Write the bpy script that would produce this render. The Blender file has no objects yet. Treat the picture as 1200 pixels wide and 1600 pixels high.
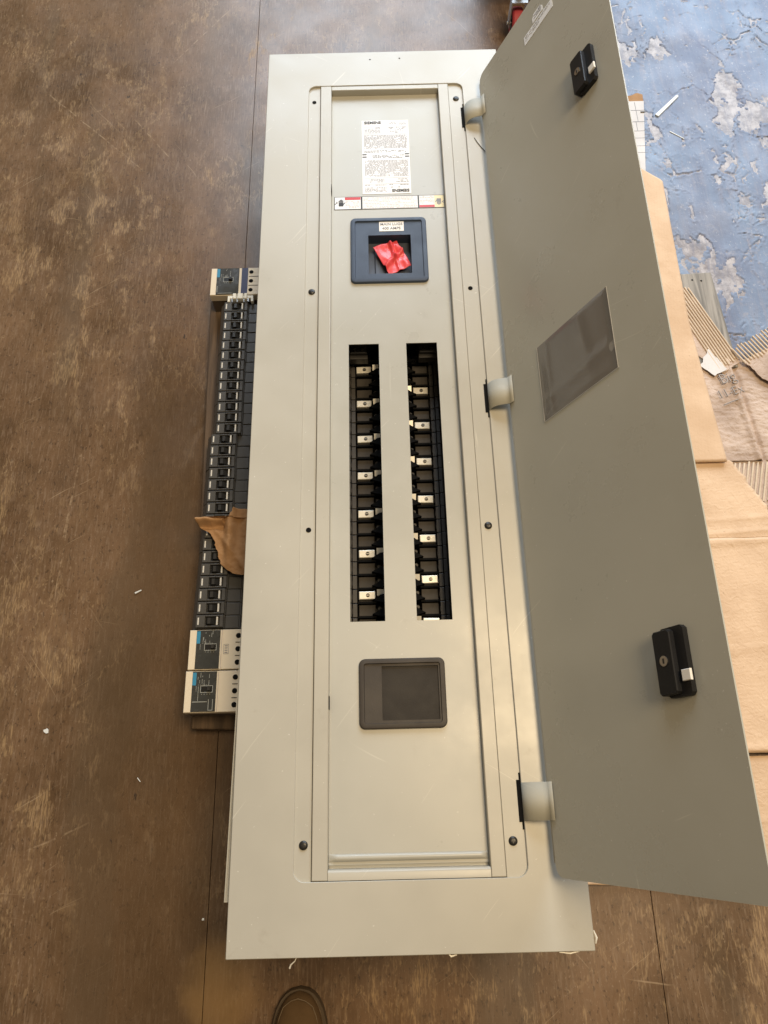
import bpy, bmesh, math, random
from mathutils import Vector, Matrix
from mathutils import noise as mnoise
random.seed(11)
scene = bpy.context.scene
COL = scene.collection

# ------------------------------------------------------------------ camera
ZT = 0.29                       # height of the cover's face above the floor
CAM = Vector((-0.0219, 0.2002, 1.4516))
RX = Vector((0.9997, -0.0225, -0.0085))      # image right, in world axes
RD = Vector((-0.0240, -0.9313, -0.3636))     # image down
RF = Vector((0.0002, 0.3637, -0.9315))       # viewing direction
cd = bpy.data.cameras.new('camera')
cam = bpy.data.objects.new('camera', cd)
COL.objects.link(cam)
m = Matrix.Identity(4)
for i in range(3):
    m[i][0] = RX[i]; m[i][1] = -RD[i]; m[i][2] = -RF[i]; m[i][3] = CAM[i]
cam.matrix_world = m
cd.sensor_fit = 'VERTICAL'
cd.sensor_height = 36.0
cd.lens = 36.0 * 1150 / 1600
cd.clip_start = 0.05
cd.clip_end = 60
scene.camera = cam

# ------------------------------------------------------------------ light
w = bpy.data.worlds.new('World'); scene.world = w
w.use_nodes = True
bg = w.node_tree.nodes['Background']
bg.inputs[0].default_value = (1.0, 0.80, 0.55, 1)
bg.inputs[1].default_value = 0.195

def area(name, loc, target, sx, sy, power, col, spread=180):
    ld = bpy.data.lights.new(name, 'AREA')
    ld.shape = 'RECTANGLE'; ld.size = sx; ld.size_y = sy
    ld.energy = power; ld.color = col; ld.spread = math.radians(spread)
    o = bpy.data.objects.new(name, ld); COL.objects.link(o)
    o.location = loc
    o.rotation_euler = (Vector(target) - Vector(loc)).to_track_quat('-Z', 'Y').to_euler()
    return o
# the open loading door beyond the top right, and the warm lamps of the hall overhead
area('loading_door_daylight', (1.4, 5.0, 2.7), (0.2, 1.0, 0.2), 5.4, 3.0, 425, (0.74, 0.86, 1.0))
area('hall_lamp', (1.00, 0.80, 4.0), (0.1, 0.7, 0.2), 1.3, 1.3, 125, (1.0, 0.77, 0.48))
scene.view_settings.view_transform = 'Standard'
scene.view_settings.look = 'None'
scene.view_settings.exposure = 0.0
scene.view_settings.gamma = 1.0
scene.view_settings.use_curve_mapping = False

# ------------------------------------------------------------------ node helpers
def lin(c):
    c = c / 255.0
    return c / 12.92 if c <= 0.04045 else ((c + 0.055) / 1.055) ** 2.4
def S(r, g, b):
    return (lin(r), lin(g), lin(b), 1.0)

class NT:
    def __init__(self, name):
        self.m = bpy.data.materials.new(name)
        self.m.use_nodes = True
        self.t = self.m.node_tree
        self.b = self.t.nodes['Principled BSDF']
        self.out = self.t.nodes['Material Output']
    def new(self, k): return self.t.nodes.new(k)
    def link(self, a, b): self.t.links.new(a, b)
    def put(self, sock, v):
        if hasattr(v, 'is_linked') or isinstance(v, bpy.types.NodeSocket): self.link(v, sock)
        else: sock.default_value = v
    def pos(self): return self.new('ShaderNodeNewGeometry').outputs['Position']
    def obj(self): return self.new('ShaderNodeTexCoord').outputs['Object']
    def mapping(self, v, scale=(1, 1, 1), rot=(0, 0, 0), loc=(0, 0, 0)):
        n = self.new('ShaderNodeMapping')
        self.link(v, n.inputs['Vector'])
        n.inputs['Scale'].default_value = scale; n.inputs['Rotation'].default_value = rot
        n.inputs['Location'].default_value = loc
        return n.outputs[0]
    def noise(self, v, scale, detail=4, rough=0.55, dist=0.0, out='Fac'):
        n = self.new('ShaderNodeTexNoise')
        self.link(v, n.inputs['Vector'])
        n.inputs['Scale'].default_value = scale; n.inputs['Detail'].default_value = detail
        n.inputs['Roughness'].default_value = rough; n.inputs['Distortion'].default_value = dist
        return n.outputs[out]
    def voro(self, v, scale, feature='DISTANCE_TO_EDGE'):
        n = self.new('ShaderNodeTexVoronoi'); n.feature = feature
        self.link(v, n.inputs['Vector']); n.inputs['Scale'].default_value = scale
        return n.outputs['Distance']
    def wave(self, v, scale, dist=0, direction='X', ds=1.0):
        n = self.new('ShaderNodeTexWave'); n.bands_direction = direction
        self.link(v, n.inputs['Vector']); n.inputs['Scale'].default_value = scale
        n.inputs['Distortion'].default_value = dist; n.inputs['Detail Scale'].default_value = ds
        return n.outputs['Fac']
    def math(self, op, a, b=0.0, clamp=False):
        n = self.new('ShaderNodeMath'); n.operation = op; n.use_clamp = clamp
        self.put(n.inputs[0], a); self.put(n.inputs[1], b)
        return n.outputs[0]
    def step(self, v, lo, hi, a=0.0, b=1.0):
        n = self.new('ShaderNodeMapRange'); n.interpolation_type = 'SMOOTHSTEP'
        self.put(n.inputs['Value'], v)
        n.inputs['From Min'].default_value = lo; n.inputs['From Max'].default_value = hi
        n.inputs['To Min'].default_value = a; n.inputs['To Max'].default_value = b
        return n.outputs[0]
    def mul(self, *a):
        r = a[0]
        for x in a[1:]: r = self.math('MULTIPLY', r, x)
        return r
    def mix(self, fac, a, b):
        n = self.new('ShaderNodeMix'); n.data_type = 'RGBA'
        self.put(n.inputs[0], fac); self.put(n.inputs[6], a); self.put(n.inputs[7], b)
        return n.outputs[2]
    def sep(self, v):
        n = self.new('ShaderNodeSeparateXYZ'); self.link(v, n.inputs[0]); return n.outputs
    def addv(self, a, b, s=1.0):
        n = self.new('ShaderNodeVectorMath'); n.operation = 'MULTIPLY_ADD'
        self.put(n.inputs[0], b); n.inputs[1].default_value = (s, s, s); self.put(n.inputs[2], a)
        return n.outputs[0]
    def bump(self, h, strength=0.3, dist=0.002, prev=None):
        n = self.new('ShaderNodeBump')
        n.inputs['Strength'].default_value = strength; n.inputs['Distance'].default_value = dist
        self.link(h, n.inputs['Height'])
        if prev is not None: self.link(prev, n.inputs['Normal'])
        return n.outputs[0]
    def base(self, c): self.put(self.b.inputs['Base Color'], c); return self
    def rough(self, v): self.put(self.b.inputs['Roughness'], v); return self
    def metal(self, v): self.b.inputs['Metallic'].default_value = v; return self
    def spec(self, v): self.put(self.b.inputs['Specular IOR Level'], v); return self
    def normal(self, v): self.link(v, self.b.inputs['Normal']); return self

M = {}
def plain(name, col, rough=0.5, metal=0.0, spec=0.5, grain=0.10, scale=40.0, bump=0.0):
    """one colour, broken by a little noise in colour and gloss"""
    n = NT(name); p = n.obj()
    f = n.noise(p, scale, 5)
    dark = tuple(c * (1 - grain * 1.6) for c in col[:3]) + (1,)
    lite = tuple(min(1, c * (1 + grain)) for c in col[:3]) + (1,)
    n.base(n.mix(f, dark, lite)).metal(metal).spec(spec)
    n.rough(n.step(n.noise(p, scale * 0.4, 3), 0.3, 0.7, max(0.02, rough - 0.06), rough + 0.08))
    if bump: n.normal(n.bump(n.noise(p, scale * 8, 3), bump, 0.001))
    M[name] = n.m
    return n.m

def enamel(name, col, rough=0.4, wear=1.0):
    """grey baked enamel on sheet steel: orange peel, rubs, hairline scratches, handling dirt"""
    n = NT(name); p = n.pos()
    big = n.noise(p, 3.0, 4)
    c = n.mix(n.step(big, 0.3, 0.75), tuple(x * 0.95 for x in col[:3]) + (1,), tuple(min(1, x * 1.05) for x in col[:3]) + (1,))
    tot = None; wb = n.noise(p, 2.5, 2, out='Color')
    for k, (rz, sc, lo) in enumerate(((0.5, (2.2, 130, 1), 0.715), (-0.9, (2.6, 150, 1), 0.72), (1.45, (1.8, 120, 1), 0.725), (2.3, (3.0, 170, 1), 0.715))):
        q = n.mapping(n.mapping(n.addv(p, wb, 0.06), (1, 1, 1), (0, 0, rz)), sc, (0, 0, 0), (k * 3.1, k * 1.7, 0))
        s = n.step(n.noise(q, 1.6, 2, 0.4), lo, lo + 0.03)
        gate = n.step(n.noise(p, 5.5 + k * 1.3, 2), 0.56, 0.64)
        s = n.mul(s, gate)
        tot = s if tot is None else n.math('MAXIMUM', tot, s)
    scr = n.math('MULTIPLY', tot, 0.42 * wear)
    c = n.mix(scr, c, tuple(min(1, x * 1.5) for x in col[:3]) + (1,))
    dirt = n.mul(n.step(n.noise(p, 26, 6, 0.7), 0.60, 0.75), n.step(n.noise(p, 4.2, 2), 0.46, 0.62))
    nick = n.step(n.noise(p, 170, 2, 0.5), 0.745, 0.76)
    c = n.mix(n.math('MULTIPLY', nick, 0.5 * wear), c, (0.7, 0.69, 0.64, 1))
    c = n.mix(n.math('MULTIPLY', dirt, 0.26 * wear), c, (0.16, 0.12, 0.08, 1))
    n.base(c).spec(0.5)
    r = n.step(n.noise(p, 6, 6, 0.65), 0.25, 0.75, rough - 0.07, rough + 0.11)
    n.rough(r)
    n.normal(n.bump(n.math('ADD', n.noise(p, 700, 1), n.mul(n.noise(p, 14, 2), 2.5)), 0.07, 0.0007))
    M[name] = n.m
    return n.m

enamel('enamel', (0.420, 0.402, 0.346, 1), 0.34)
enamel('enamel_panel', (0.410, 0.402, 0.356, 1), 0.32, 0.7)
enamel('enamel_door', (0.415, 0.405, 0.348, 1), 0.30, 0.9)
enamel('enamel_strap', (0.400, 0.395, 0.345, 1), 0.55, 0.8)
plain('slot_dark', (0.006, 0.006, 0.006, 1), 0.8, spec=0.1)
plain('screw_black', (0.025, 0.024, 0.023, 1), 0.35, 0.3)
plain('latch_black', (0.010, 0.010, 0.011, 1), 0.48, spec=0.3, bump=0.1)
plain('steel', (0.55, 0.52, 0.47, 1), 0.28, 1.0)
plain('tin_plate', (0.80, 0.77, 0.68, 1), 0.32, 0.35, scale=90)
plain('bus_black', (0.042, 0.038, 0.034, 1), 0.45, grain=0.3, scale=120)
plain('bus_pad', (0.050, 0.043, 0.036, 1), 0.50, spec=0.25, grain=0.3, scale=90)
plain('backing_navy', (0.050, 0.058, 0.080, 1), 0.5)
plain('bezel_navy', (0.042, 0.060, 0.098, 1), 0.50, spec=0.4, grain=0.10, scale=60, bump=0.15)
plain('bezel_grey', (0.050, 0.042, 0.035, 1), 0.55, spec=0.3, grain=0.10, scale=60, bump=0.15)
plain('blank_grey', (0.030, 0.025, 0.020, 1), 0.6, spec=0.25, grain=0.12, scale=50, bump=0.15)
plain('paper_white', (0.80, 0.81, 0.83, 1), 0.6, grain=0.03)
plain('tag_white', (0.78, 0.76, 0.72, 1), 0.5, grain=0.03)
plain('print_black', (0.03, 0.03, 0.03, 1), 0.6)
plain('print_grey', (0.22, 0.22, 0.24, 1), 0.6)
plain('print_faint', (0.50, 0.44, 0.42, 1), 0.6)
plain('print_red', (0.55, 0.045, 0.05, 1), 0.5)
plain('print_cream', (0.78, 0.70, 0.45, 1), 0.55)
plain('breaker_black', (0.058, 0.057, 0.055, 1), 0.42, grain=0.18, scale=80, bump=0.12)
plain('breaker_window', (0.010, 0.010, 0.010, 1), 0.25)
plain('breaker_handle', (0.020, 0.020, 0.020, 1), 0.35)
plain('mark_white', (0.62, 0.61, 0.57, 1), 0.5, grain=0.04)
plain('breaker_cream', (0.74, 0.66, 0.52, 1), 0.45, grain=0.05, scale=60)
plain('breaker_base', (0.10, 0.075, 0.055, 1), 0.5, grain=0.2)
plain('breaker_face', (0.045, 0.047, 0.045, 1), 0.22, grain=0.2, scale=100)
plain('label_blue', (0.03, 0.24, 0.42, 1), 0.4)
plain('label_navy', (0.020, 0.022, 0.075, 1), 0.4)
plain('print_light', (0.42, 0.44, 0.42, 1), 0.5, grain=0.3, scale=400)
plain('clip_white', (0.78, 0.78, 0.72, 1), 0.35, grain=0.06)
plain('rubber_red', (0.42, 0.045, 0.06, 1), 0.55, grain=0.2)
plain('cart_dark', (0.035, 0.036, 0.036, 1), 0.5, grain=0.2)
plain('zinc', (0.45, 0.45, 0.45, 1), 0.35, 0.9)
plain('pouch_seam', (0.46, 0.44, 0.39, 1), 0.4, grain=0.1)
plain('film_scrap', (0.75, 0.72, 0.64, 1), 0.4, grain=0.05)
plain('chip_white', (0.66, 0.68, 0.66, 1), 0.6, grain=0.1)
plain('thread_dark', (0.05, 0.05, 0.05, 1), 0.6)
plain('pen_grey', (0.33, 0.30, 0.28, 1), 0.7)
plain('pen_line', (0.18, 0.18, 0.19, 1), 0.7)
plain('stitch_tan', (0.15, 0.105, 0.06, 1), 0.7)
plain('sole_brown', (0.075, 0.050, 0.027, 1), 0.7, grain=0.2)

def mk_red():
    n = NT('red_plastic'); p = n.obj()
    n.base(n.mix(n.noise(p, 60, 4), (0.62, 0.03, 0.04, 1), (0.80, 0.11, 0.115, 1))).rough(0.36)
    n.b.inputs['Transmission Weight'].default_value = 0.0
    n.b.inputs['Coat Weight'].default_value = 0.15
    n.b.inputs['Coat Roughness'].default_value = 0.12
    n.normal(n.bump(n.noise(p, 60, 2), 0.15, 0.003))
    M['red_plastic'] = n.m
mk_red()

def mk_film():
    n = NT('clear_film'); p = n.obj()
    tr = n.new('ShaderNodeBsdfTransparent'); tr.inputs[0].default_value = (0.87, 0.85, 0.86, 1)
    gl = n.new('ShaderNodeBsdfGlossy'); gl.inputs['Roughness'].default_value = 0.22
    gl.inputs[0].default_value = (0.22, 0.22, 0.23, 1)
    fr = n.new('ShaderNodeFresnel'); fr.inputs[0].default_value = 1.45
    bmp = n.bump(n.noise(p, 10, 1), 0.08, 0.01)
    n.link(bmp, gl.inputs['Normal']); n.link(bmp, fr.inputs['Normal'])
    mx = n.new('ShaderNodeMixShader')
    n.link(n.math('MULTIPLY', fr.outputs[0], 0.55), mx.inputs[0]); n.link(tr.outputs[0], mx.inputs[1]); n.link(gl.outputs[0], mx.inputs[2])
    n.link(mx.outputs[0], n.out.inputs['Surface'])
    M['clear_film'] = n.m
mk_film()

def mk_wood(name, dark, lite, ang=0.0, rough=0.75):
    n = NT(name); p = n.mapping(n.pos(), (1, 1, 1), (0, 0, ang))
    q = n.mapping(p, (70, 4, 70))
    g = n.noise(q, 1.0, 6, 0.65, 0.6)
    c = n.mix(n.step(g, 0.32, 0.68), dark, lite)
    k = n.step(n.noise(n.mapping(p, (160, 3, 160)), 1.0, 3), 0.62, 0.70)
    c = n.mix(n.math('MULTIPLY', k, 0.6), c, tuple(x * 0.35 for x in dark[:3]) + (1,))
    n.base(c).rough(rough).normal(n.bump(g, 0.5, 0.0015))
    M[name] = n.m
mk_wood('board_wood', (0.055, 0.034, 0.018, 1), (0.125, 0.080, 0.045, 1))
mk_wood('grey_wood', (0.12, 0.11, 0.095, 1), (0.33, 0.30, 0.26, 1))

def mk_card(name, a, b, ang=0.0, flute=0.16, wrinkle=0.25):
    n = NT(name); p = n.mapping(n.pos(), (1, 1, 1), (0, 0, ang))
    f = n.noise(p, 9, 5)
    c = n.mix(n.step(f, 0.3, 0.7), a, b)
    fib = n.noise(n.mapping(p, (160, 240, 90)), 1.0, 3)
    c = n.mix(n.math('MULTIPLY', n.step(fib, 0.55, 0.75), 0.10), c, tuple(x * 0.6 for x in a[:3]) + (1,))
    sp = n.step(n.noise(p, 130, 3), 0.70, 0.76)
    c = n.mix(n.math('MULTIPLY', sp, 0.35), c, (0.15, 0.10, 0.06, 1))
    n.base(c).rough(0.85).spec(0.2)
    wv = n.wave(p, 45, 1.0, 'X')
    b1 = n.bump(wv, flute, 0.0009)
    b2 = n.bump(n.noise(p, 75, 4, 0.6, 0.8), wrinkle, 0.003, b1)
    n.normal(b2)
    M[name] = n.m
mk_card('card_tan', (0.55, 0.385, 0.25, 1), (0.65, 0.475, 0.325, 1), 0.12, 0.07, 0.30)
mk_card('card_tan_turned', (0.56, 0.395, 0.26, 1), (0.67, 0.49, 0.335, 1), 1.5, 0.08, 0.60)
mk_card('card_crumpled', (0.36, 0.27, 0.215, 1), (0.58, 0.46, 0.38, 1), 0.4, 0.0, 1.0)
mk_card('card_white', (0.55, 0.53, 0.52, 1), (0.66, 0.64, 0.63, 1), 0.0, 0.05, 0.15)
mk_card('card_flute', (0.55, 0.44, 0.33, 1), (0.68, 0.57, 0.45, 1), 0.0, 0.0, 0.3)
mk_card('kraft_paper', (0.30, 0.165, 0.075, 1), (0.42, 0.25, 0.125, 1), 0.0, 0.0, 0.35)

def mk_suede():
    n = NT('suede'); p = n.obj()
    f = n.noise(p, 22, 5)
    n.base(n.mix(f, (0.070, 0.042, 0.019, 1), (0.150, 0.095, 0.050, 1))).rough(0.9).spec(0.15)
    n.normal(n.bump(n.noise(p, 500, 3), 0.4, 0.001))
    M['suede'] = n.m
mk_suede()

def mk_floor(name, with_blue):
    n = NT(name); p = n.pos()
    X, Y, Z = n.sep(p)
    wob = n.noise(p, 3.0, 3, out='Color')
    grain = n.noise(n.mapping(p, (85, 3.5, 1)), 1.0, 6, 0.75, 0.25)
    fine = n.noise(n.mapping(p, (260, 26, 1)), 1.0, 3, 0.6)
    blot = n.noise(n.mapping(p, (1.3, 0.8, 1)), 3.4, 8, 0.72)
    brown = n.mix(n.step(blot, 0.3, 0.72), (0.076, 0.042, 0.019, 1), (0.185, 0.108, 0.057, 1))
    brown = n.mix(n.mul(n.step(grain, 0.40, 0.75), 0.30), brown, (0.16, 0.10, 0.055, 1))
    brown = n.mix(n.mul(n.step(fine, 0.48, 0.70), 0.42), brown, (0.25, 0.175, 0.115, 1))
    speck = n.step(n.noise(n.mapping(p, (1, 0.45, 1)), 320, 2, 0.6), 0.60, 0.72)
    brown = n.mix(n.mul(speck, n.step(blot, 0.35, 0.6, 0.14, 0.50)), brown, (0.34, 0.245, 0.16, 1))
    pit = n.step(n.noise(n.mapping(p, (1, 0.5, 1)), 140, 3, 0.7), 0.36, 0.42, 1.0, 0.0)
    brown = n.mix(n.mul(pit, 0.45), brown, (0.022, 0.013, 0.008, 1))
    # dusty, smoother runs along the boards; the second also carries painted shade
    run = n.noise(n.mapping(n.addv(p, wob, 0.12), (5.5, 0.5, 1), loc=(0.3, 0, 0)), 1.0, 2)
    dust = n.step(run, 0.53, 0.63)
    brown = n.mix(n.mul(dust, 0.45), brown, (0.110, 0.076, 0.046, 1))
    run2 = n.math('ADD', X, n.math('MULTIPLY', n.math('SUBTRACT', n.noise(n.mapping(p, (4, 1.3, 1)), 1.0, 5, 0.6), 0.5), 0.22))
    shade_lane = n.mul(n.step(run2, -0.64, -0.50), n.step(run2, -0.38, -0.28, 1.0, 0.0), n.step(Y, 1.0, 1.30, 1.0, 0.0))
    lanek = n.math('SUBTRACT', 1.0, n.mul(shade_lane, 0.85))
    brown = n.mix(n.mul(shade_lane, 0.62), brown, (0.074, 0.042, 0.018, 1))  # smooth worn band, darkened to stand in for shade left of the breakers
    # paint rubbed through to bare wood, hatched by the saw marks beneath it
    hatch = n.step(n.noise(n.mapping(n.addv(p, n.noise(p, 12, 2, out='Color'), 0.01), (420, 42, 1)), 1.0, 2), 0.44, 0.56)
    worn = n.mul(n.step(n.math('ADD', n.noise(n.mapping(n.addv(p, wob, 0.10), (17, 7, 1)), 1.0, 6, 0.70), n.math('ADD', n.step(X, -0.72, -0.50, 0.05, 0.0), n.step(X, 0.42, 0.60, 0.0, 0.045))), 0.565, 0.64),
                 n.step(n.noise(p, 2.3, 2), 0.40, 0.58))
    brown = n.mix(n.mul(worn, lanek, n.math('ADD', n.mul(hatch, 0.42), 0.06)), brown, (0.40, 0.265, 0.13, 1))
    rdg = n.math('ABSOLUTE', n.math('SUBTRACT', n.noise(n.mapping(n.addv(p, wob, 0.10), (11, 4.5, 1), loc=(5, 2, 0)), 1.0, 5, 0.68), 0.5))
    rub = n.mul(n.step(rdg, 0.004, 0.022, 1.0, 0.0), n.step(n.noise(p, 3.3, 3), 0.46, 0.58), n.math('ADD', n.mul(hatch, 0.8), 0.1))
    brown = n.mix(n.mul(rub, lanek, 0.42), brown, (0.38, 0.26, 0.14, 1))
    # scratches in several directions
    tot = None
    for k, (rz, sc, lo) in enumerate(((0.9, (2.2, 120, 1), 0.70), (-0.6, (3.0, 160, 1), 0.705), (1.5, (2.4, 140, 1), 0.70), (0.15, (2.0, 110, 1), 0.715), (2.6, (4, 170, 1), 0.70))):
        q = n.mapping(n.mapping(n.addv(p, wob, 0.07), (1, 1, 1), (0, 0, rz)), sc, (0, 0, 0), (k * 2.3, k * 1.1, 0))
        s = n.mul(n.step(n.noise(q, 1.5, 3, 0.5), lo - 0.015, lo + 0.03), n.step(n.noise(p, 3.7 + k, 2), 0.48, 0.60))
        tot = s if tot is None else n.math('MAXIMUM', tot, s)
    # the long gouges that can be picked out one by one
    for (ax, ay), (bx_, by_) in (((-0.948, 2.055), (-0.617, 1.726)), ((-0.680, 1.936), (-0.541, 1.750)), ((-0.431, 2.339), (-0.588, 2.110)), ((-0.692, 0.123), (-0.550, 0.184)), ((-0.680, 0.935), (-0.699, 0.670)), ((-0.687, 0.828), (-0.696, 0.602))):
        L = math.hypot(bx_ - ax, by_ - ay); an = math.atan2(by_ - ay, bx_ - ax)
        t = n.new('ShaderNodeMapping'); t.vector_type = 'TEXTURE'
        n.link(n.addv(p, n.noise(p, 9, 2, out='Color'), 0.012), t.inputs['Vector'])
        t.inputs['Location'].default_value = (ax + 0.006, ay + 0.006, 0); t.inputs['Rotation'].default_value = (0, 0, an)
        u, v_, _ = n.sep(t.outputs[0])
        ln = n.step(n.math('ABSOLUTE', v_), 0.0006, 0.0024, 1.0, 0.0)
        s = n.mul(ln, n.step(u, 0, 0.02), n.step(u, L - 0.03, L, 1.0, 0.0), n.step(n.noise(p, 45, 4, 0.7), 0.44, 0.60))
        tot = n.math('MAXIMUM', tot, s)
    fl = n.mul(n.step(n.noise(n.mapping(p, (1, 0.5, 1)), 80, 4, 0.72), 0.635, 0.69), n.step(n.noise(p, 5.5, 3), 0.43, 0.58))
    marks = n.math('MAXIMUM', tot, fl)
    brown = n.mix(n.mul(marks, lanek, 0.55), brown, (0.36, 0.26, 0.16, 1))
    dk = n.mul(n.step(n.noise(n.mapping(p, (1, 0.4, 1)), 28, 4, 0.7), 0.68, 0.72), n.step(n.noise(p, 3.1, 2), 0.5, 0.6))
    brown = n.mix(n.mul(dk, 0.8), brown, (0.018, 0.014, 0.012, 1))
    # the ochre stain by the near left seam
    dx = n.math('DIVIDE', n.math('SUBTRACT', X, -0.315), 0.075); dy = n.math('DIVIDE', n.math('SUBTRACT', Y, -0.095), 0.085)
    rr = n.math('ADD', n.mul(dx, dx), n.mul(dy, dy))
    st = n.step(n.math('ADD', rr, n.math('MULTIPLY', n.noise(p, 16, 3), 1.4)), 0.7, 1.9, 1.0, 0.0)
    brown = n.mix(n.mul(st, 0.55), brown, (0.26, 0.155, 0.06, 1))
    c = brown
    zone = None
    if with_blue:
        # blue deck paint on the far right, crazed and peeling
        zone = n.mul(n.step(n.math('ADD', X, n.math('MULTIPLY', n.noise(p, 3.5, 4), 0.35)), 0.66, 0.86),
                     n.step(n.math('ADD', Y, n.math('MULTIPLY', n.noise(p, 3.0, 4), 0.4)), 0.70, 1.15))
        under = n.mix(n.step(n.noise(p, 26, 6, 0.72), 0.35, 0.65), (0.12, 0.090, 0.078, 1), (0.36, 0.315, 0.295, 1))
        blue = n.mix(n.mul(n.step(n.noise(n.mapping(p, (90, 14, 1)), 1, 5, 0.7), 0.48, 0.62), 0.6), under, (0.13, 0.115, 0.135, 1))
        c = n.mix(zone, brown, blue)
    n.base(c).spec(0.42)
    ro = n.step(n.noise(p, 9, 3), 0.25, 0.75, 0.27, 0.40)
    ro = n.math('ADD', ro, n.mul(worn, 0.12))
    n.rough(ro)
    b1 = n.bump(n.math('ADD', n.mul(grain, 0.35), n.mul(fine, 0.25)), 0.35, 0.0012)
    n.normal(b1)
    M[name] = n.m
def mk_deck_paint():
    n = NT('deck_paint'); p = n.pos()
    X, Y, Z = n.sep(p)
    tone = n.noise(n.mapping(p, (2.6, 1.2, 1)), 2.0, 5, 0.6)
    c = n.mix(n.step(tone, 0.3, 0.7), (0.095, 0.110, 0.175, 1), (0.145, 0.200, 0.295, 1))
    c = n.mix(n.mul(n.step(n.noise(n.mapping(p, (75, 7, 1)), 1.0, 6, 0.7), 0.45, 0.70), 0.50), c, (0.215, 0.20, 0.235, 1))
    c = n.mix(n.mul(n.step(n.noise(p, 34, 6, 0.75), 0.54, 0.68), 0.55), c, (0.27, 0.25, 0.27, 1))
    c = n.mix(n.mul(n.step(n.noise(p, 5, 3), 0.50, 0.66), 0.45), c, (0.12, 0.115, 0.14, 1))
    fl = n.step(n.noise(n.mapping(p, (1, 0.6, 1)), 150, 3, 0.7), 0.62, 0.68)
    c = n.mix(n.mul(fl, 0.45), c, (0.42, 0.41, 0.43, 1))
    dk = n.step(n.noise(n.mapping(p, (1, 0.7, 1)), 90, 4, 0.7), 0.30, 0.36, 1.0, 0.0)
    c = n.mix(n.mul(dk, 0.5), c, (0.05, 0.05, 0.06, 1))
    n.base(c).spec(0.45)
    n.rough(n.step(n.noise(p, 12, 4), 0.25, 0.75, 0.36, 0.58))
    n.normal(n.bump(n.math('ADD', n.mul(n.noise(n.mapping(p, (150, 14, 1)), 1.0, 4, 0.7), 0.6), n.noise(p, 60, 4, 0.7)), 0.45, 0.0015))
    M['deck_paint'] = n.m
mk_deck_paint()
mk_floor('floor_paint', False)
mk_floor('floor_paint_blue', True)

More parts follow.
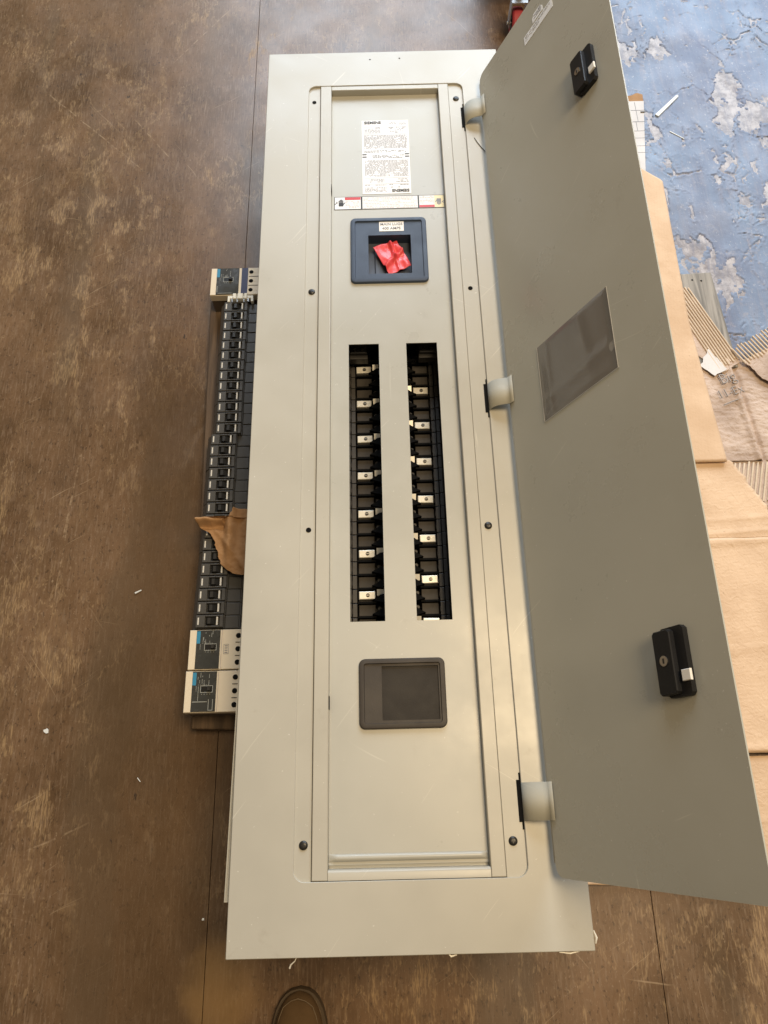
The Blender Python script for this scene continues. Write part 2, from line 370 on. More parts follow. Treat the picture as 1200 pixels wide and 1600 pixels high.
# ------------------------------------------------------------------ mesh helpers
class MB:
    def __init__(self): self.v = []; self.f = []; self.mi = []; self.mats = []
    def _m(self, mat):
        if mat not in self.mats: self.mats.append(mat)
        return self.mats.index(mat)
    def add(self, vs, fs, mat=None):
        o = len(self.v); self.v += [tuple(v) for v in vs]
        k = self._m(mat)
        for f in fs: self.f.append(tuple(i + o for i in f)); self.mi.append(k)
        return self
    def box(self, x0, x1, y0, y1, z0, z1, mat=None, bev=0.0):
        if bev <= 0:
            vs = [(x0, y0, z0), (x1, y0, z0), (x1, y1, z0), (x0, y1, z0), (x0, y0, z1), (x1, y0, z1), (x1, y1, z1), (x0, y1, z1)]
            return self.add(vs, [(3, 2, 1, 0), (4, 5, 6, 7), (0, 1, 5, 4), (1, 2, 6, 5), (2, 3, 7, 6), (3, 0, 4, 7)], mat)
        b = bev
        return self.loft([[(x0, y0), (x1, y0), (x1, y1), (x0, y1)]] * 2 + [[(x0 + b * .35, y0 + b * .35), (x1 - b * .35, y0 + b * .35), (x1 - b * .35, y1 - b * .35), (x0 + b * .35, y1 - b * .35)],
                          [(x0 + b, y0 + b), (x1 - b, y0 + b), (x1 - b, y1 - b), (x0 + b, y1 - b)]], [z0, z1 - b, z1 - b * .35, z1], mat, True, True)
    def loft(self, loops, zs, mat=None, cap0=False, cap1=False):
        n = len(loops[0]); vs = []
        for lp, z in zip(loops, zs): vs += [(x, y, z) for x, y in lp]
        fs = []
        for k in range(len(loops) - 1):
            a = k * n; b = a + n
            for i in range(n):
                j = (i + 1) % n
                fs.append((a + i, a + j, b + j, b + i))
        if cap0: fs.append(tuple(range(n - 1, -1, -1)))
        if cap1: fs.append(tuple((len(loops) - 1) * n + i for i in range(n)))
        return self.add(vs, fs, mat)
    def prism_x(self, prof, y0, y1, mat=None):
        """profile of (x, z), extruded along y; profile runs clockwise seen from -y"""
        n = len(prof)
        vs = [(x, y0, z) for x, z in prof] + [(x, y1, z) for x, z in prof]
        fs = [tuple(range(n)), tuple(range(2 * n - 1, n - 1, -1))]
        for i in range(n):
            j = (i + 1) % n
            fs.append((i, i + n, j + n, j))
        return self.add(vs, fs, mat)
    def cyl(self, c, r, h, axis='z', n=20, mat=None, r2=None):
        r2 = r if r2 is None else r2
        vs = []
        for k, (rad, t) in enumerate(((r, 0), (r2, h))):
            for i in range(n):
                a = 2 * math.pi * i / n
                p, q = rad * math.cos(a), rad * math.sin(a)
                if axis == 'z': vs.append((c[0] + p, c[1] + q, c[2] + t))
                elif axis == 'x': vs.append((c[0] + t, c[1] + p, c[2] + q))
                else: vs.append((c[0] + p, c[1] + t, c[2] + q))
        fs = [(i, (i + 1) % n, (i + 1) % n + n, i + n) for i in range(n)] + [tuple(range(n - 1, -1, -1)), tuple(range(n, 2 * n))]
        return self.add(vs, fs, mat)
    def tube(self, pts, r, n=6, mat=None):
        vs = []; fs = []
        P = [Vector(p) for p in pts]
        for k, p in enumerate(P):
            t = (P[min(k + 1, len(P) - 1)] - P[max(k - 1, 0)]).normalized()
            u = t.cross(Vector((0.13, 0.21, 0.97)))
            u = u.normalized() if u.length > 1e-6 else Vector((1, 0, 0))
            q = t.cross(u)
            rr = r[k] if isinstance(r, (list, tuple)) else r
            for i in range(n):
                a = 2 * math.pi * i / n
                vs.append(tuple(p + (u * math.cos(a) + q * math.sin(a)) * rr))
        for k in range(len(P) - 1):
            for i in range(n):
                j = (i + 1) % n
                fs.append((k * n + i, k * n + j, (k + 1) * n + j, (k + 1) * n + i))
        fs.append(tuple(range(n - 1, -1, -1))); fs.append(tuple((len(P) - 1) * n + i for i in range(n)))
        return self.add(vs, fs, mat)
    def grid(self, fn, nu, nv, mat=None):
        vs = [fn(i / nu, j / nv) for j in range(nv + 1) for i in range(nu + 1)]
        fs = [(j * (nu + 1) + i, j * (nu + 1) + i + 1, (j + 1) * (nu + 1) + i + 1, (j + 1) * (nu + 1) + i) for j in range(nv) for i in range(nu)]
        return self.add(vs, fs, mat)
    def xform(self, fn): self.v = [tuple(fn(*v)) for v in self.v]; return self
    def mesh(self, name, mat=None, smooth=False, angle=35):
        me = bpy.data.meshes.new(name)
        me.from_pydata(self.v, [], self.f)
        for k in self.mats:
            if k or mat: me.materials.append(M[k or mat])
        for p, k in zip(me.polygons, self.mi): p.material_index = k
        bm = bmesh.new(); bm.from_mesh(me)
        bmesh.ops.recalc_face_normals(bm, faces=bm.faces)
        bm.to_mesh(me); bm.free()
        if smooth:
            for p in me.polygons: p.use_smooth = True
            me.set_sharp_from_angle(angle=math.radians(angle))
        me.update()
        return me
    def build(self, name, mat=None, parent=None, smooth=False, bevel=0.0, solid=0.0, angle=35):
        o = bpy.data.objects.new(name, self.mesh(name, mat, smooth, angle))
        COL.objects.link(o)
        if parent is not None: o.parent = parent
        if solid:
            md = o.modifiers.new('solid', 'SOLIDIFY'); md.thickness = solid; md.offset = -1
        if bevel:
            md = o.modifiers.new('bevel', 'BEVEL'); md.width = bevel; md.segments = 2; md.limit_method = 'ANGLE'; md.angle_limit = math.radians(40)
        return o

def rrect(x0, x1, y0, y1, r, n=6):
    pts = []
    for cx, cy, a0 in ((x1 - r, y0 + r, -90), (x1 - r, y1 - r, 0), (x0 + r, y1 - r, 90), (x0 + r, y0 + r, 180)):
        for i in range(n + 1):
            a = math.radians(a0 + 90 * i / n)
            pts.append((cx + r * math.cos(a), cy + r * math.sin(a)))
    return pts

def empty(name, loc=(0, 0, 0), rz=0.0):
    o = bpy.data.objects.new(name, None); COL.objects.link(o)
    o.location = loc; o.rotation_euler = (0, 0, rz); o.empty_display_size = 0.05
    return o
def tag(o, label, cat, group=None):
    o['label'] = label; o['category'] = cat
    if group: o['group'] = group
    return o
def kind(o, k): o['kind'] = k; return o

def text_mesh(name, body, size, mat, loc, rz=0.0, parent=None, bold=0.0, sx=1.0, thick=0.0003, fn=None):
    cu = bpy.data.curves.new(name, 'FONT'); cu.body = body; cu.size = size
    cu.align_x = 'CENTER'; cu.align_y = 'CENTER'; cu.extrude = thick; cu.offset = bold
    t = bpy.data.objects.new('t', cu); COL.objects.link(t)
    bpy.context.view_layer.update()
    me = bpy.data.meshes.new_from_object(t.evaluated_get(bpy.context.evaluated_depsgraph_get()))
    bpy.data.objects.remove(t); bpy.data.curves.remove(cu)
    me.name = name; me.materials.clear(); me.materials.append(M[mat])
    ca, sa = math.cos(rz), math.sin(rz)
    for v in me.vertices:
        x, y, z = v.co.x * sx, v.co.y, v.co.z
        q = (loc[0] + x * ca - y * sa, loc[1] + x * sa + y * ca, loc[2] + z)
        v.co = fn(*q) if fn else q
    o = bpy.data.objects.new(name, me); COL.objects.link(o)
    if parent is not None: o.parent = parent
    return o

def fbm(x, y, z=0.0, o=4):
    return mnoise.fractal(Vector((x, y, z)), 1.0, 2.0, o)

# ------------------------------------------------------------------ floor
fl = kind(MB().box(-4.25, 4.33, -2.4, 6.8, -0.06, -0.022).build('floor', 'slot_dark'), 'structure')
xs = [-4.25, -3.47, -2.69, -1.91, -1.13, -0.346, 0.4305, 1.21, 1.99, 2.77, 3.55, 4.33]
for i in range(len(xs) - 1):
    y0 = -2.4 + (0.55 if i % 2 else 0.0)
    while y0 < 6.8:
        y1 = min(6.8, y0 + 5.2)
        g = 0.0005
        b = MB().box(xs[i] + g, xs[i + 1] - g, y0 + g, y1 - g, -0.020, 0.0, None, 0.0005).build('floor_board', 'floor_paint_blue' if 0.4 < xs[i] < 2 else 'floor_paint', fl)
        b['kind'] = 'structure'
        y0 = y1

# old blue deck paint on the far right: a lifted, crazed sheet with its edges curling up from the boards
def deck_paint():
    x0, x1, y0, y1 = 0.52, 1.30, 0.90, 2.62
    st = 0.0030
    nx = int((x1 - x0) / st); ny = int((y1 - y0) / st)
    H = []; vs = []
    for j in range(ny + 1):
        for i in range(nx + 1):
            x = x0 + i * st; y = y0 + j * st
            w1 = mnoise.noise_vector(Vector((x * 13, y * 13, 2))) * 0.018 + mnoise.noise_vector(Vector((x * 47, y * 47, 5))) * 0.007
            xx, yy = x + w1.x, y + w1.y
            h = 0.17 + mnoise.fractal(Vector((xx * 9, yy * 4.4, 7.7)), 0.60, 2.1, 6) * 0.62
            d, _p = mnoise.voronoi(Vector((xx * 8.5 + yy * 2.0, yy * 4.2, 3.0)))
            g = mnoise.noise(Vector((xx * 5, yy * 5, 11))) 
            crack = (d[1] - d[0]) * 2.2 - 0.045 + max(0.0, -0.10 - g * 0.9) * 0.9
            d2, _p = mnoise.voronoi(Vector((xx * 24, yy * 15, 9.0)))
            g2 = mnoise.noise(Vector((xx * 8, yy * 8, 21)))
            crack2 = (d2[1] - d2[0]) * 1.0 - 0.05 + max(0.0, 0.06 - g2 * 0.9) * 1.2
            h = min(h, crack, crack2)
            e = min(x - x0 - 0.02, (y - y0 - 0.02) * 1.0) + 0.10 * fbm(x * 5, y * 5, 4.4)
            h = min(h, e * 4)
            H.append(h)
            k = max(0.0, h)
            lift = 0.0007 + 0.0034 * math.exp(-k / 0.05) * (0.55 + 0.9 * mnoise.noise(Vector((x * 9, y * 9, 1))))
            z = 0.0001 if h <= 0 else 0.0002 + max(lift, 0.0006) * min(1.0, k / 0.012)
            vs.append((x, y, z))
    n = nx + 1; fs = []; used = {}; out = []
    def U(a):
        if a not in used: used[a] = len(out); out.append(vs[a])
        return used[a]
    for j in range(ny):
        for i in range(nx):
            a = j * n + i
            q = (a, a + 1, a + n + 1, a + n)
            if max(H[k] for k in q) > 0: fs.append(tuple(U(k) for k in q))
    o = MB().add(out, fs).build('peeling_paint', 'deck_paint', fl, smooth=True, angle=60)
    o['kind'] = 'stuff'
deck_paint()

# ------------------------------------------------------------------ enclosure under the cover
rot = 0.0140
def boxT(x, y, z):
    ca, sa = math.cos(-rot), math.sin(-rot)
    return (-0.2618 + x * ca - y * sa, 0.0693 + x * sa + y * ca, z)
en = tag(empty('enclosure_box', (-0.01, 0.9, 0.0)), 'grey steel back box peeking out under the left edge of the cover', 'enclosure')
W_, L_ = 0.476, 1.64
inv = lambda b: b.xform(lambda x, y, z: (x + 0.01, y - 0.9, z))
for (a, b_, c, d) in ((0, 0.002, 0, L_), (W_ - 0.002, W_, 0, L_), (0.002, W_ - 0.002, 0, 0.002), (0.002, W_ - 0.002, L_ - 0.002, L_)):
    inv(MB().box(a, b_, c, d, 0.004, 0.2805).xform(boxT)).build('side_wall', 'enamel', en)
inv(MB().box(0.002, W_ - 0.002, 0.002, L_ - 0.002, 0.004, 0.006).xform(boxT)).build('back_wall', 'enamel', en)
for a, b_ in ((0.0021, 0.016), (W_ - 0.016, W_ - 0.0021)):
    inv(MB().box(a, b_, 0.0021, L_ - 0.0021, 0.2765, 0.2790).xform(boxT)).build('rim_flange', 'enamel', en)

# ------------------------------------------------------------------ bus assembly seen through the two slots
bus = tag(empty('bus_assembly', (0, 0.74, 0.0)), 'black breaker bus base with tinned stab tabs inside the two slots', 'bus bar')
def B(o): return o.xform(lambda x, y, z: (x, y - 0.74, z))
B(MB().box(-0.112, 0.112, 0.44, 1.07, 0.150, 0.168)).build('base_plate', 'bus_black', bus)
B(MB().box(-0.026, 0.030, 0.44, 1.05, 0.168, 0.186)).build('centre_barrier', 'bus_black', bus)
PITCH = 0.0254
cx0 = {-1: -0.0545, 1: 0.0555}
padm = {}
for s in (-1, 1):
    # local: pad centre at origin
    b = MB()
    b.box(-0.0148, 0.0148, -0.0100, 0.0108, 0.166, 0.1945, 'bus_pad', 0.0010)
    b.box(-0.0160, 0.0160, 0.0111, 0.0148, 0.166, 0.2015, 'slot_dark')
    # outer terminal rib with its notches
    xo = s * 0.0215
    b.box(xo - 0.0042, xo + 0.0042, -0.0121, 0.0121, 0.166, 0.1985, 'bus_black', 0.0008)
    b.box(xo - 0.0050, xo - 0.0043, -0.0060, 0.0030, 0.166, 0.2000, 'bus_pad')
    xo = s * 0.0300
    b.box(xo - 0.0034, xo + 0.0034, -0.0122, 0.0122, 0.166, 0.2015, 'bus_black', 0.0006)
    # inner beak
    xi = -s * 0.0165
    bk = [(xi + s * 0.0075, -0.0085), (xi + s * 0.0015, -0.0102), (xi - s * 0.0150, -0.0148), (xi - s * 0.0150, 0.0020), (xi - s * 0.0070, 0.0005), (xi - s * 0.0015, -0.0040)]
    if s > 0: bk = bk[::-1]
    b.loft([bk, bk], [0.180, 0.2065], 'slot_dark', True, True)
    b.cyl((xi - s * 0.0055, 0.0030, 0.19), 0.0032, 0.0075, 'z', 12, 'bus_black')
    padm[s] = b.mesh('base_cell', smooth=False)
tabm = {}
for s in (-1, 1):
    b = MB()
    b.box(-0.0142, 0.0142, -0.0072, 0.0072, 0.1946, 0.2040, 'tin_plate', 0.0012)
    b.cyl((0.0015, 0, 0.2035), 0.0034, 0.0012, 'z', 14, 'screw_black')
    b.box(-0.0012, 0.0044, -0.0005, 0.0005, 0.2047, 0.2051, 'steel')
    xi = -s * 0.0235
    b.add([(xi - 0.0060, -0.0005, 0.2015), (xi + 0.0060, -0.0005, 0.2015), (xi + 0.0060, 0.0100, 0.2055), (xi - 0.0060, 0.0100, 0.2055),
           (xi - 0.0060, -0.0005, 0.180), (xi + 0.0060, -0.0005, 0.180), (xi + 0.0060, 0.0100, 0.180), (xi - 0.0060, 0.0100, 0.180)],
          [(0, 1, 2, 3), (0, 4, 5, 1), (1, 5, 6, 2), (2, 6, 7, 3), (3, 7, 4, 0)], 'tin_plate')
    tabm[s] = b.mesh('stab_tab', smooth=False)
ytab = {-1: 0.5322, 1: 0.4825}
for s in (-1, 1):
    k0 = 0
    for k in range(-2, 22):
        y = ytab[s] + PITCH * k * 0.9985
        if y < 0.455 or y > 1.02: continue
        o = bpy.data.objects.new('base_cell', padm[s]); COL.objects.link(o); o.parent = bus
        o.location = (cx0[s], y - 0.74, 0)
        if k % 3 == 0 and y < 1.0:
            o = bpy.data.objects.new('stab_tab', tabm[s]); COL.objects.link(o); o.parent = bus
            o.location = (cx0[s] + random.uniform(-0.0006, 0.0006), y - 0.74, 0); o.rotation_euler = (0, 0, random.uniform(-0.02, 0.02))
# lug blocks at the head of the bus
for s, xc in ((-1, -0.0635), (1, 0.0705)):
    b = B(MB().box(xc - 0.0165, xc + 0.0165, 1.0060, 1.068, 0.210, 0.236, 'bus_black', 0.002).box(xc - 0.0175, xc + 0.0175, 0.9970, 1.0058, 0.212, 0.230, 'bus_black', 0.001).box(xc - 0.0165, xc + 0.0165, 1.040, 1.068, 0.168, 0.2098, 'bus_black'))
    lg = b.build('lug_block', 'bus_black', bus)
    for dx in (-0.009, 0.009):
        B(MB().cyl((xc + dx * 0.75, 1.0135, 0.2358), 0.0030, 0.002, 'z', 14)).build('lug_screw', 'steel', lg)

# ------------------------------------------------------------------ panel cover
pc = tag(empty('panel_cover', (0, 0, 0)), 'long grey steel panelboard cover lying face up with its door swung open', 'panel cover')
X0, X1, Y0, Y1 = -0.254, 0.254, 0.0, 1.7610
CX0, CX1, CY0, CY1 = -0.1632, 0.1715, 0.0932, 1.6585
nseg = 6
def outer_loop(i):
    r = 0.0012
    return rrect(X0 + i, X1 - i, Y0 + i, Y1 - i, r, nseg)
b = MB()
b.loft([outer_loop(0.002), outer_loop(0.0), outer_loop(0.0), outer_loop(0.0008), rrect(CX0 - .0008, CX1 + .0008, CY0 - .0008, CY1 + .0008, 0.0168, nseg),
        rrect(CX0, CX1, CY0, CY1, 0.016, nseg), rrect(CX0, CX1, CY0, CY1, 0.016, nseg)],
       [ZT - 0.0085, ZT - 0.0085, ZT - 0.0009, ZT, ZT, ZT - 0.0008, ZT - 0.0075])
b.build('frame', 'enamel', pc, smooth=True, angle=18)
# the two screw strips, a step below the face
ZS = ZT - 0.0045
for a, b_ in ((CX0 - 0.004, -0.1386), (0.1412, CX1 + 0.004)):
    MB().box(a, b_, CY0 - 0.004, CY1 + 0.004, ZS - 0.002, ZS).build('screw_strip', 'enamel', pc)
# raised side rails of the gutter frame
for a, b_ in ((-0.1374, -0.1142), (0.1186, 0.1402)):
    MB().box(a, b_, CY0 + 0.0008, CY1 - 0.0008, ZT - 0.019, ZT - 0.0004).build('rail', 'enamel', pc, bevel=0.0012, smooth=True)
MB().box(-0.1139, 0.1183, 1.6455, CY1 - 0.0010, ZT - 0.019, ZT - 0.0010).build('top_bar', 'enamel', pc, bevel=0.0012, smooth=True)
b = MB()
prof = [(0.0942, ZT - 0.019), (0.0942, ZT - 0.0010), (0.1035, ZT - 0.0010), (0.1058, ZT - 0.0018), (0.1073, ZT - 0.0036), (0.1079, ZT - 0.006), (0.1079, ZT - 0.019)]
vs = [(-0.1139, y, z) for y, z in prof] + [(0.1183, y, z) for y, z in prof]
n_ = len(prof)
b.add(vs, [tuple(range(n_)), tuple(range(2 * n_ - 1, n_ - 1, -1))] + [(i, i + n_, (i + 1) % n_ + n_, (i + 1) % n_) for i in range(n_)])
b.build('bottom_bar', 'enamel', pc, smooth=True, angle=60)

# dead front sheet with the two breaker slots and the main opening
ZP = ZT - 0.016
df_x = [-0.1139, -0.0806, -0.0404, -0.0238, 0.0277, 0.0455, 0.0855, 0.1183]
df_y = [0.1130, 0.4698, 1.0008, 1.1600, 1.2555, 1.6453]
holes = []
def is_hole(xm, ym):
    if 0.4698 < ym < 1.0008 and (-0.0806 < xm < -0.0238 or 0.0277 < xm < 0.0855): return True
    if 1.16 < ym < 1.2555 and -0.0404 < xm < 0.0455: return True
    return False
vid = {}; vs = []; fs = []
def V(i, j):
    if (i, j) not in vid: vid[(i, j)] = len(vs); vs.append((df_x[i], df_y[j], ZP))
    return vid[(i, j)]
for i in range(len(df_x) - 1):
    for j in range(len(df_y) - 1):
        if not is_hole((df_x[i] + df_x[i + 1]) / 2, (df_y[j] + df_y[j + 1]) / 2):
            fs.append((V(i, j), V(i + 1, j), V(i + 1, j + 1), V(i, j + 1)))
dead = MB().add(vs, fs).build('dead_front', 'enamel_panel', pc, solid=0.0018)
# rolled bead and trough at the near end
bd = MB()
prof = [(0.1275, 0.0)] + [(0.1225 + 0.0048 * math.cos(math.radians(a)), 0.0042 * math.sin(math.radians(a)) ** 1.0) for a in range(10, 171, 16)] + [(0.1168, -0.0008), (0.1120, -0.0034), (0.1082, -0.0034)]
def bead(u, v):
    k = v * (len(prof) - 1); i = min(int(k), len(prof) - 2); t = k - i
    y = prof[i][0] * (1 - t) + prof[i + 1][0] * t; z = prof[i][1] * (1 - t) + prof[i + 1][1] * t
    x = -0.1136 + u * 0.2316
    e = min(1.0, min(u, 1 - u) / 0.045); e = e * e * (3 - 2 * e)
    return (x, y, ZP + 0.0006 + z * (e if z > 0 else 1))
bd.grid(bead, 60, 26).build('rolled_bead', 'enamel_panel', dead, smooth=True, angle=80)

# bezels
def bezel(name, mat, o, lip, op, depth, floor_mat=None, z=ZP):
    x0, x1, y0, y1 = o
    a0, a1, c0, c1 = op
    r = 0.010
    L = [rrect(x0, x1, y0, y1, r), rrect(x0, x1, y0, y1, r), rrect(x0 + .0012, x1 - .0012, y0 + .0012, y1 - .0012, r - .001), rrect(x0 + .0035, x1 - .0035, y0 + .0035, y1 - .0035, r - .003),
         rrect(x0 + lip, x1 - lip, y0 + lip, y1 - lip, 0.004), rrect(x0 + lip + .0010, x1 - lip - .0010, y0 + lip + .0010, y1 - lip - .0010, 0.003),
         rrect(a0, a1, c0, c1, 0.0008), rrect(a0, a1, c0, c1, 0.0008)]
    Z = [z, z + 0.0040, z + 0.0058, z + 0.0064, z + 0.0064, z + 0.0036, z + 0.0036, z - depth]
    b = MB().loft(L, Z)
    ob = b.build(name, mat, dead, smooth=True, angle=30)
    return ob
bezel('main_bezel', 'bezel_navy', (-0.0752, 0.0772, 1.1390, 1.2985), 0.0085, (-0.0400, 0.0450, 1.1604, 1.2550), 0.020)
b = MB().box(-0.044, 0.049, 1.156, 1.259, ZP - 0.0235, ZP - 0.0205, None)
b.box(-0.028, 0.030, 1.166, 1.236, ZP - 0.0204, ZP - 0.0165, None, 0.002)
b.build('backing_plate', 'backing_navy', dead)
bezel('blank_bezel', 'bezel_grey', (-0.0671, 0.0685, 0.3010, 0.4086), 0.0075, (-0.0315, 0.0578, 0.3135, 0.3965), -0.0006)
MB().box(-0.0318, 0.0581, 0.3132, 0.3968, ZP + 0.0003, ZP + 0.0007).build('blank_plate', 'blank_grey', dead)
MB().box(-0.0175, 0.0320, 1.2645, 1.2885, ZP + 0.0036, ZP + 0.0041).build('rating_tag', 'tag_white', dead)
text_mesh('rating_lettering', 'MAIN LUGS', 0.0088, 'print_grey', (0.0072, 1.2818, ZP + 0.0043), 0, dead, 0.0001)
text_mesh('rating_lettering', '400 AMPS', 0.0088, 'print_grey', (0.0072, 1.2712, ZP + 0.0043), 0, dead, 0.0001)

# main label sheet
lx0, lx1, ly0, ly1 = -0.0497, 0.0507, 1.3650, 1.5700
MB().box(lx0, lx1, ly0, ly1, ZP + 0.0002, ZP + 0.0006).build('label_sheet', 'paper_white', dead)
zl = ZP + 0.0008
text_mesh('maker_lettering', 'SIEMENS', 0.0105, 'print_black', (lx0 + 0.0235, ly1 - 0.0065, zl), 0, dead, 0.0003, 0.92)
text_mesh('maker_lettering', 'SIEMENS', 0.0105, 'print_black', (lx1 - 0.0215, ly0 + 0.0085, zl), math.pi, dead, 0.0003, 0.92)
rows = MB(); rows2 = MB()
def words(mb, xa, xb, y, h=0.0011, dens=0.8, z=zl):
    x = xa
    while x < xb - 0.001:
        wd = random.uniform(0.0015, 0.0065)
        if random.random() < dens:
            mb.box(x, min(x + wd, xb), y - h / 2, y + h / 2, z - 0.0001, z + 0.00005)
        x += wd + random.uniform(0.0008, 0.0014)
for y, a, b_, d in ((1.5640, 0.10, 0.47, .8), (1.5600, 0.10, 0.47, .8), (1.5560, .10, .47, .8), (1.5490, -.01, .2, .6), (1.5490, .1, .4, .5)):
    words(rows2, 0.008 if a >= .1 else -0.020, 0.047 if b_ > .3 else 0.002, y, 0.0011, d)
for y in (1.5460, 1.5420, 1.5382, 1.5345):
    words(rows2, -0.044, -0.008, y, 0.0014, 0.85); words(rows2, 0.010, 0.042, y, 0.0014, 0.7)
y = 1.5270
while y > 1.4890:
    words(rows2, -0.045, 0.047, y, 0.0011, 0.9); y -= 0.0026
for y in (1.4830, 1.4795, 1.4700, 1.4665, 1.4635):
    words(rows, -0.034 if y < 1.475 else -0.045, 0.040 if y < 1.475 else 0.047, y, 0.0013, 0.62)
y = 1.4560
while y > 1.4110:
    words(rows2, -0.044, 0.047, y, 0.0011, 0.88); y -= 0.0027
for y in (1.4040, 1.4005, 1.3970):
    words(rows2, -0.035, -0.004, y, 0.0013, 0.8); words(rows2, 0.020, 0.047, y, 0.0013, 0.75)
for y in (1.3885, 1.3815, 1.3780, 1.3745, 1.3710):
    words(rows2, -0.045, 0.000, y, 0.0012, 0.85)
words(rows, 0.006, 0.046, 1.3890, 0.0012, 0.7); words(rows, 0.004, 0.030, 1.3825, 0.0012, 0.6)
for yy in (1.5505, 1.5305, 1.4075, 1.3915):
    rows2.box(-0.046, 0.047, yy, yy + 0.0005, zl - 0.0001, zl)
for xx in (lx0 + 0.0008, lx1 - 0.0098):
    for yy in (1.4715, 1.4648):
        rows.box(xx, xx + 0.0088, yy, yy + 0.0030, zl - 0.0001, zl + 0.0001)
for o_ in (rows.build('label_print', 'print_black', dead), rows2.build('label_print', 'print_grey', dead)): o_['kind'] = 'stuff'

# warning strip, readable from both ends
wx0, wx1, wy0, wy1 = -0.1085, 0.1178, 1.3252, 1.3592
MB().box(wx0, wx1, wy0, wy1, ZP + 0.0002, ZP + 0.0005).build('warning_strip', 'print_black', dead)
MB().box(-0.1072, -0.0540, wy0 + 0.0014, wy1 - 0.0014, ZP + 0.0005, ZP + 0.0007).build('warning_field', 'paper_white', dead)
MB().box(-0.0505, 0.0630, wy0 + 0.0014, wy1 - 0.0014, ZP + 0.0005, ZP + 0.0007).build('warning_field', 'paper_white', dead)
MB().box(0.0660, 0.0975, wy0 + 0.0014, wy1 - 0.0014, ZP + 0.0005, ZP + 0.0007).build('warning_field', 'paper_white', dead)
MB().box(0.0976, 0.1168, wy0 + 0.0014, wy1 - 0.0014, ZP + 0.0005, ZP + 0.0007).build('warning_field', 'print_cream', dead)
zw = ZP + 0.0008
MB().box(-0.0868, -0.0545, 1.3505, 1.3574, zw - 0.0001, zw + 0.0001).build('warning_header', 'print_red', dead)
MB().box(0.0662, 0.0972, 1.3270, 1.3330, zw - 0.0001, zw + 0.0001).build('warning_header', 'print_red', dead)
wp = MB()
for y in (1.3465, 1.3435, 1.3400, 1.3365, 1.3330, 1.3300): words(wp, -0.0855, -0.0555, y, 0.0012, 0.75, zw)
for y in (1.3550, 1.3515, 1.3480, 1.3440, 1.3400, 1.3360, 1.3320, 1.3285): words(wp, -0.0490, 0.0615, y, 0.0012, 0.8, zw)
for y in (1.3550, 1.3520, 1.3480, 1.3445, 1.3410, 1.3375): words(wp, 0.0672, 0.0962, y, 0.0012, 0.75, zw)
wp.build('warning_print', 'print_faint', dead)['kind'] = 'stuff'
def hand(cx, cy, s, rz, mat):
    b = MB(); P = []
    b.box(-0.0042, 0.0042, -0.0065, 0.0015, 0, 0.0002)
    for k, (x, h) in enumerate(((-0.0034, 0.0050), (-0.0012, 0.0072), (0.0010, 0.0075), (0.0032, 0.0058))):
        b.box(x - 0.0009, x + 0.0009, 0.0016, 0.0016 + h, 0, 0.0002)
    b.add([(0.0043, -0.004, 0), (0.0078, 0.0020, 0), (0.0066, 0.0028, 0), (0.0043, 0.0, 0)], [(0, 1, 2, 3)])
    b.add([(-0.0115, -0.001, 0), (-0.0075, 0.002, 0), (-0.010, 0.0045, 0), (-0.0085, 0.0050, 0), (-0.0055, 0.0015, 0), (-0.0105, -0.0025, 0)], [(0, 1, 4, 5), (1, 2, 3, 4)])
    ca, sa = math.cos(rz), math.sin(rz)
    b.xform(lambda x, y, z: (cx + s * (x * ca - y * sa), cy + s * (x * sa + y * ca), zw + z))
    b.build('hand_symbol', mat, dead)
hand(-0.0945, 1.3415, 1.15, 0.0, 'print_black')
hand(0.1065, 1.3425, 1.05, math.pi, 'print_grey')

# screws and open holes on the strips, small slits, top pin holes
def screw(x, y):
    b = MB()
    b.loft([[(x + r * math.cos(2 * math.pi * i / 20), y + r * math.sin(2 * math.pi * i / 20)) for i in range(20)] for r in (0.0066, 0.0064, 0.0050, 0.0024)],
           [ZS, ZS + 0.0012, ZS + 0.0026, ZS + 0.0031], None, False, True)
    b.box(x - 0.0030, x + 0.0030, y - 0.0005, y + 0.0005, ZS + 0.0028, ZS + 0.0033)
    b.box(x - 0.0005, x + 0.0005, y - 0.0030, y + 0.0030, ZS + 0.0029, ZS + 0.0034)
    b.build('screw', 'screw_black', pc, smooth=True)
def hole(x, y, r=0.0046):
    MB().loft([[(x + q * math.cos(2 * math.pi * i / 18), y + q * math.sin(2 * math.pi * i / 18)) for i in range(18)] for q in (r, r * 0.96, r * 0.7)],
              [ZS + 0.0001, ZS + 0.0006, ZS + 0.0002], None, False, True).build('screw_hole', 'slot_dark', pc)
for x, y, s in ((-0.1515, 1.6149, 0), (-0.1507, 1.1140, 1), (-0.1495, 0.6260, 0), (-0.1498, 0.1408, 1), (0.1565, 1.6162, 1), (0.1552, 1.1141, 0), (0.1535, 0.6264, 1), (0.1535, 0.1401, 1)):
    (screw if s else hole)(x, y)
for y in (1.3713, 0.3417):
    MB().box(-0.11395, -0.1133, y - 0.010, y + 0.010, ZT - 0.0150, ZT - 0.0020).build('slit', 'slot_dark', pc)
for x, y in ((-0.0287, 1.7371), (0.0370, 1.7389)):
    MB().cyl((x, y, ZT), 0.0019, 0.0003, 'z', 12).build('pin_hole', 'slot_dark', pc)

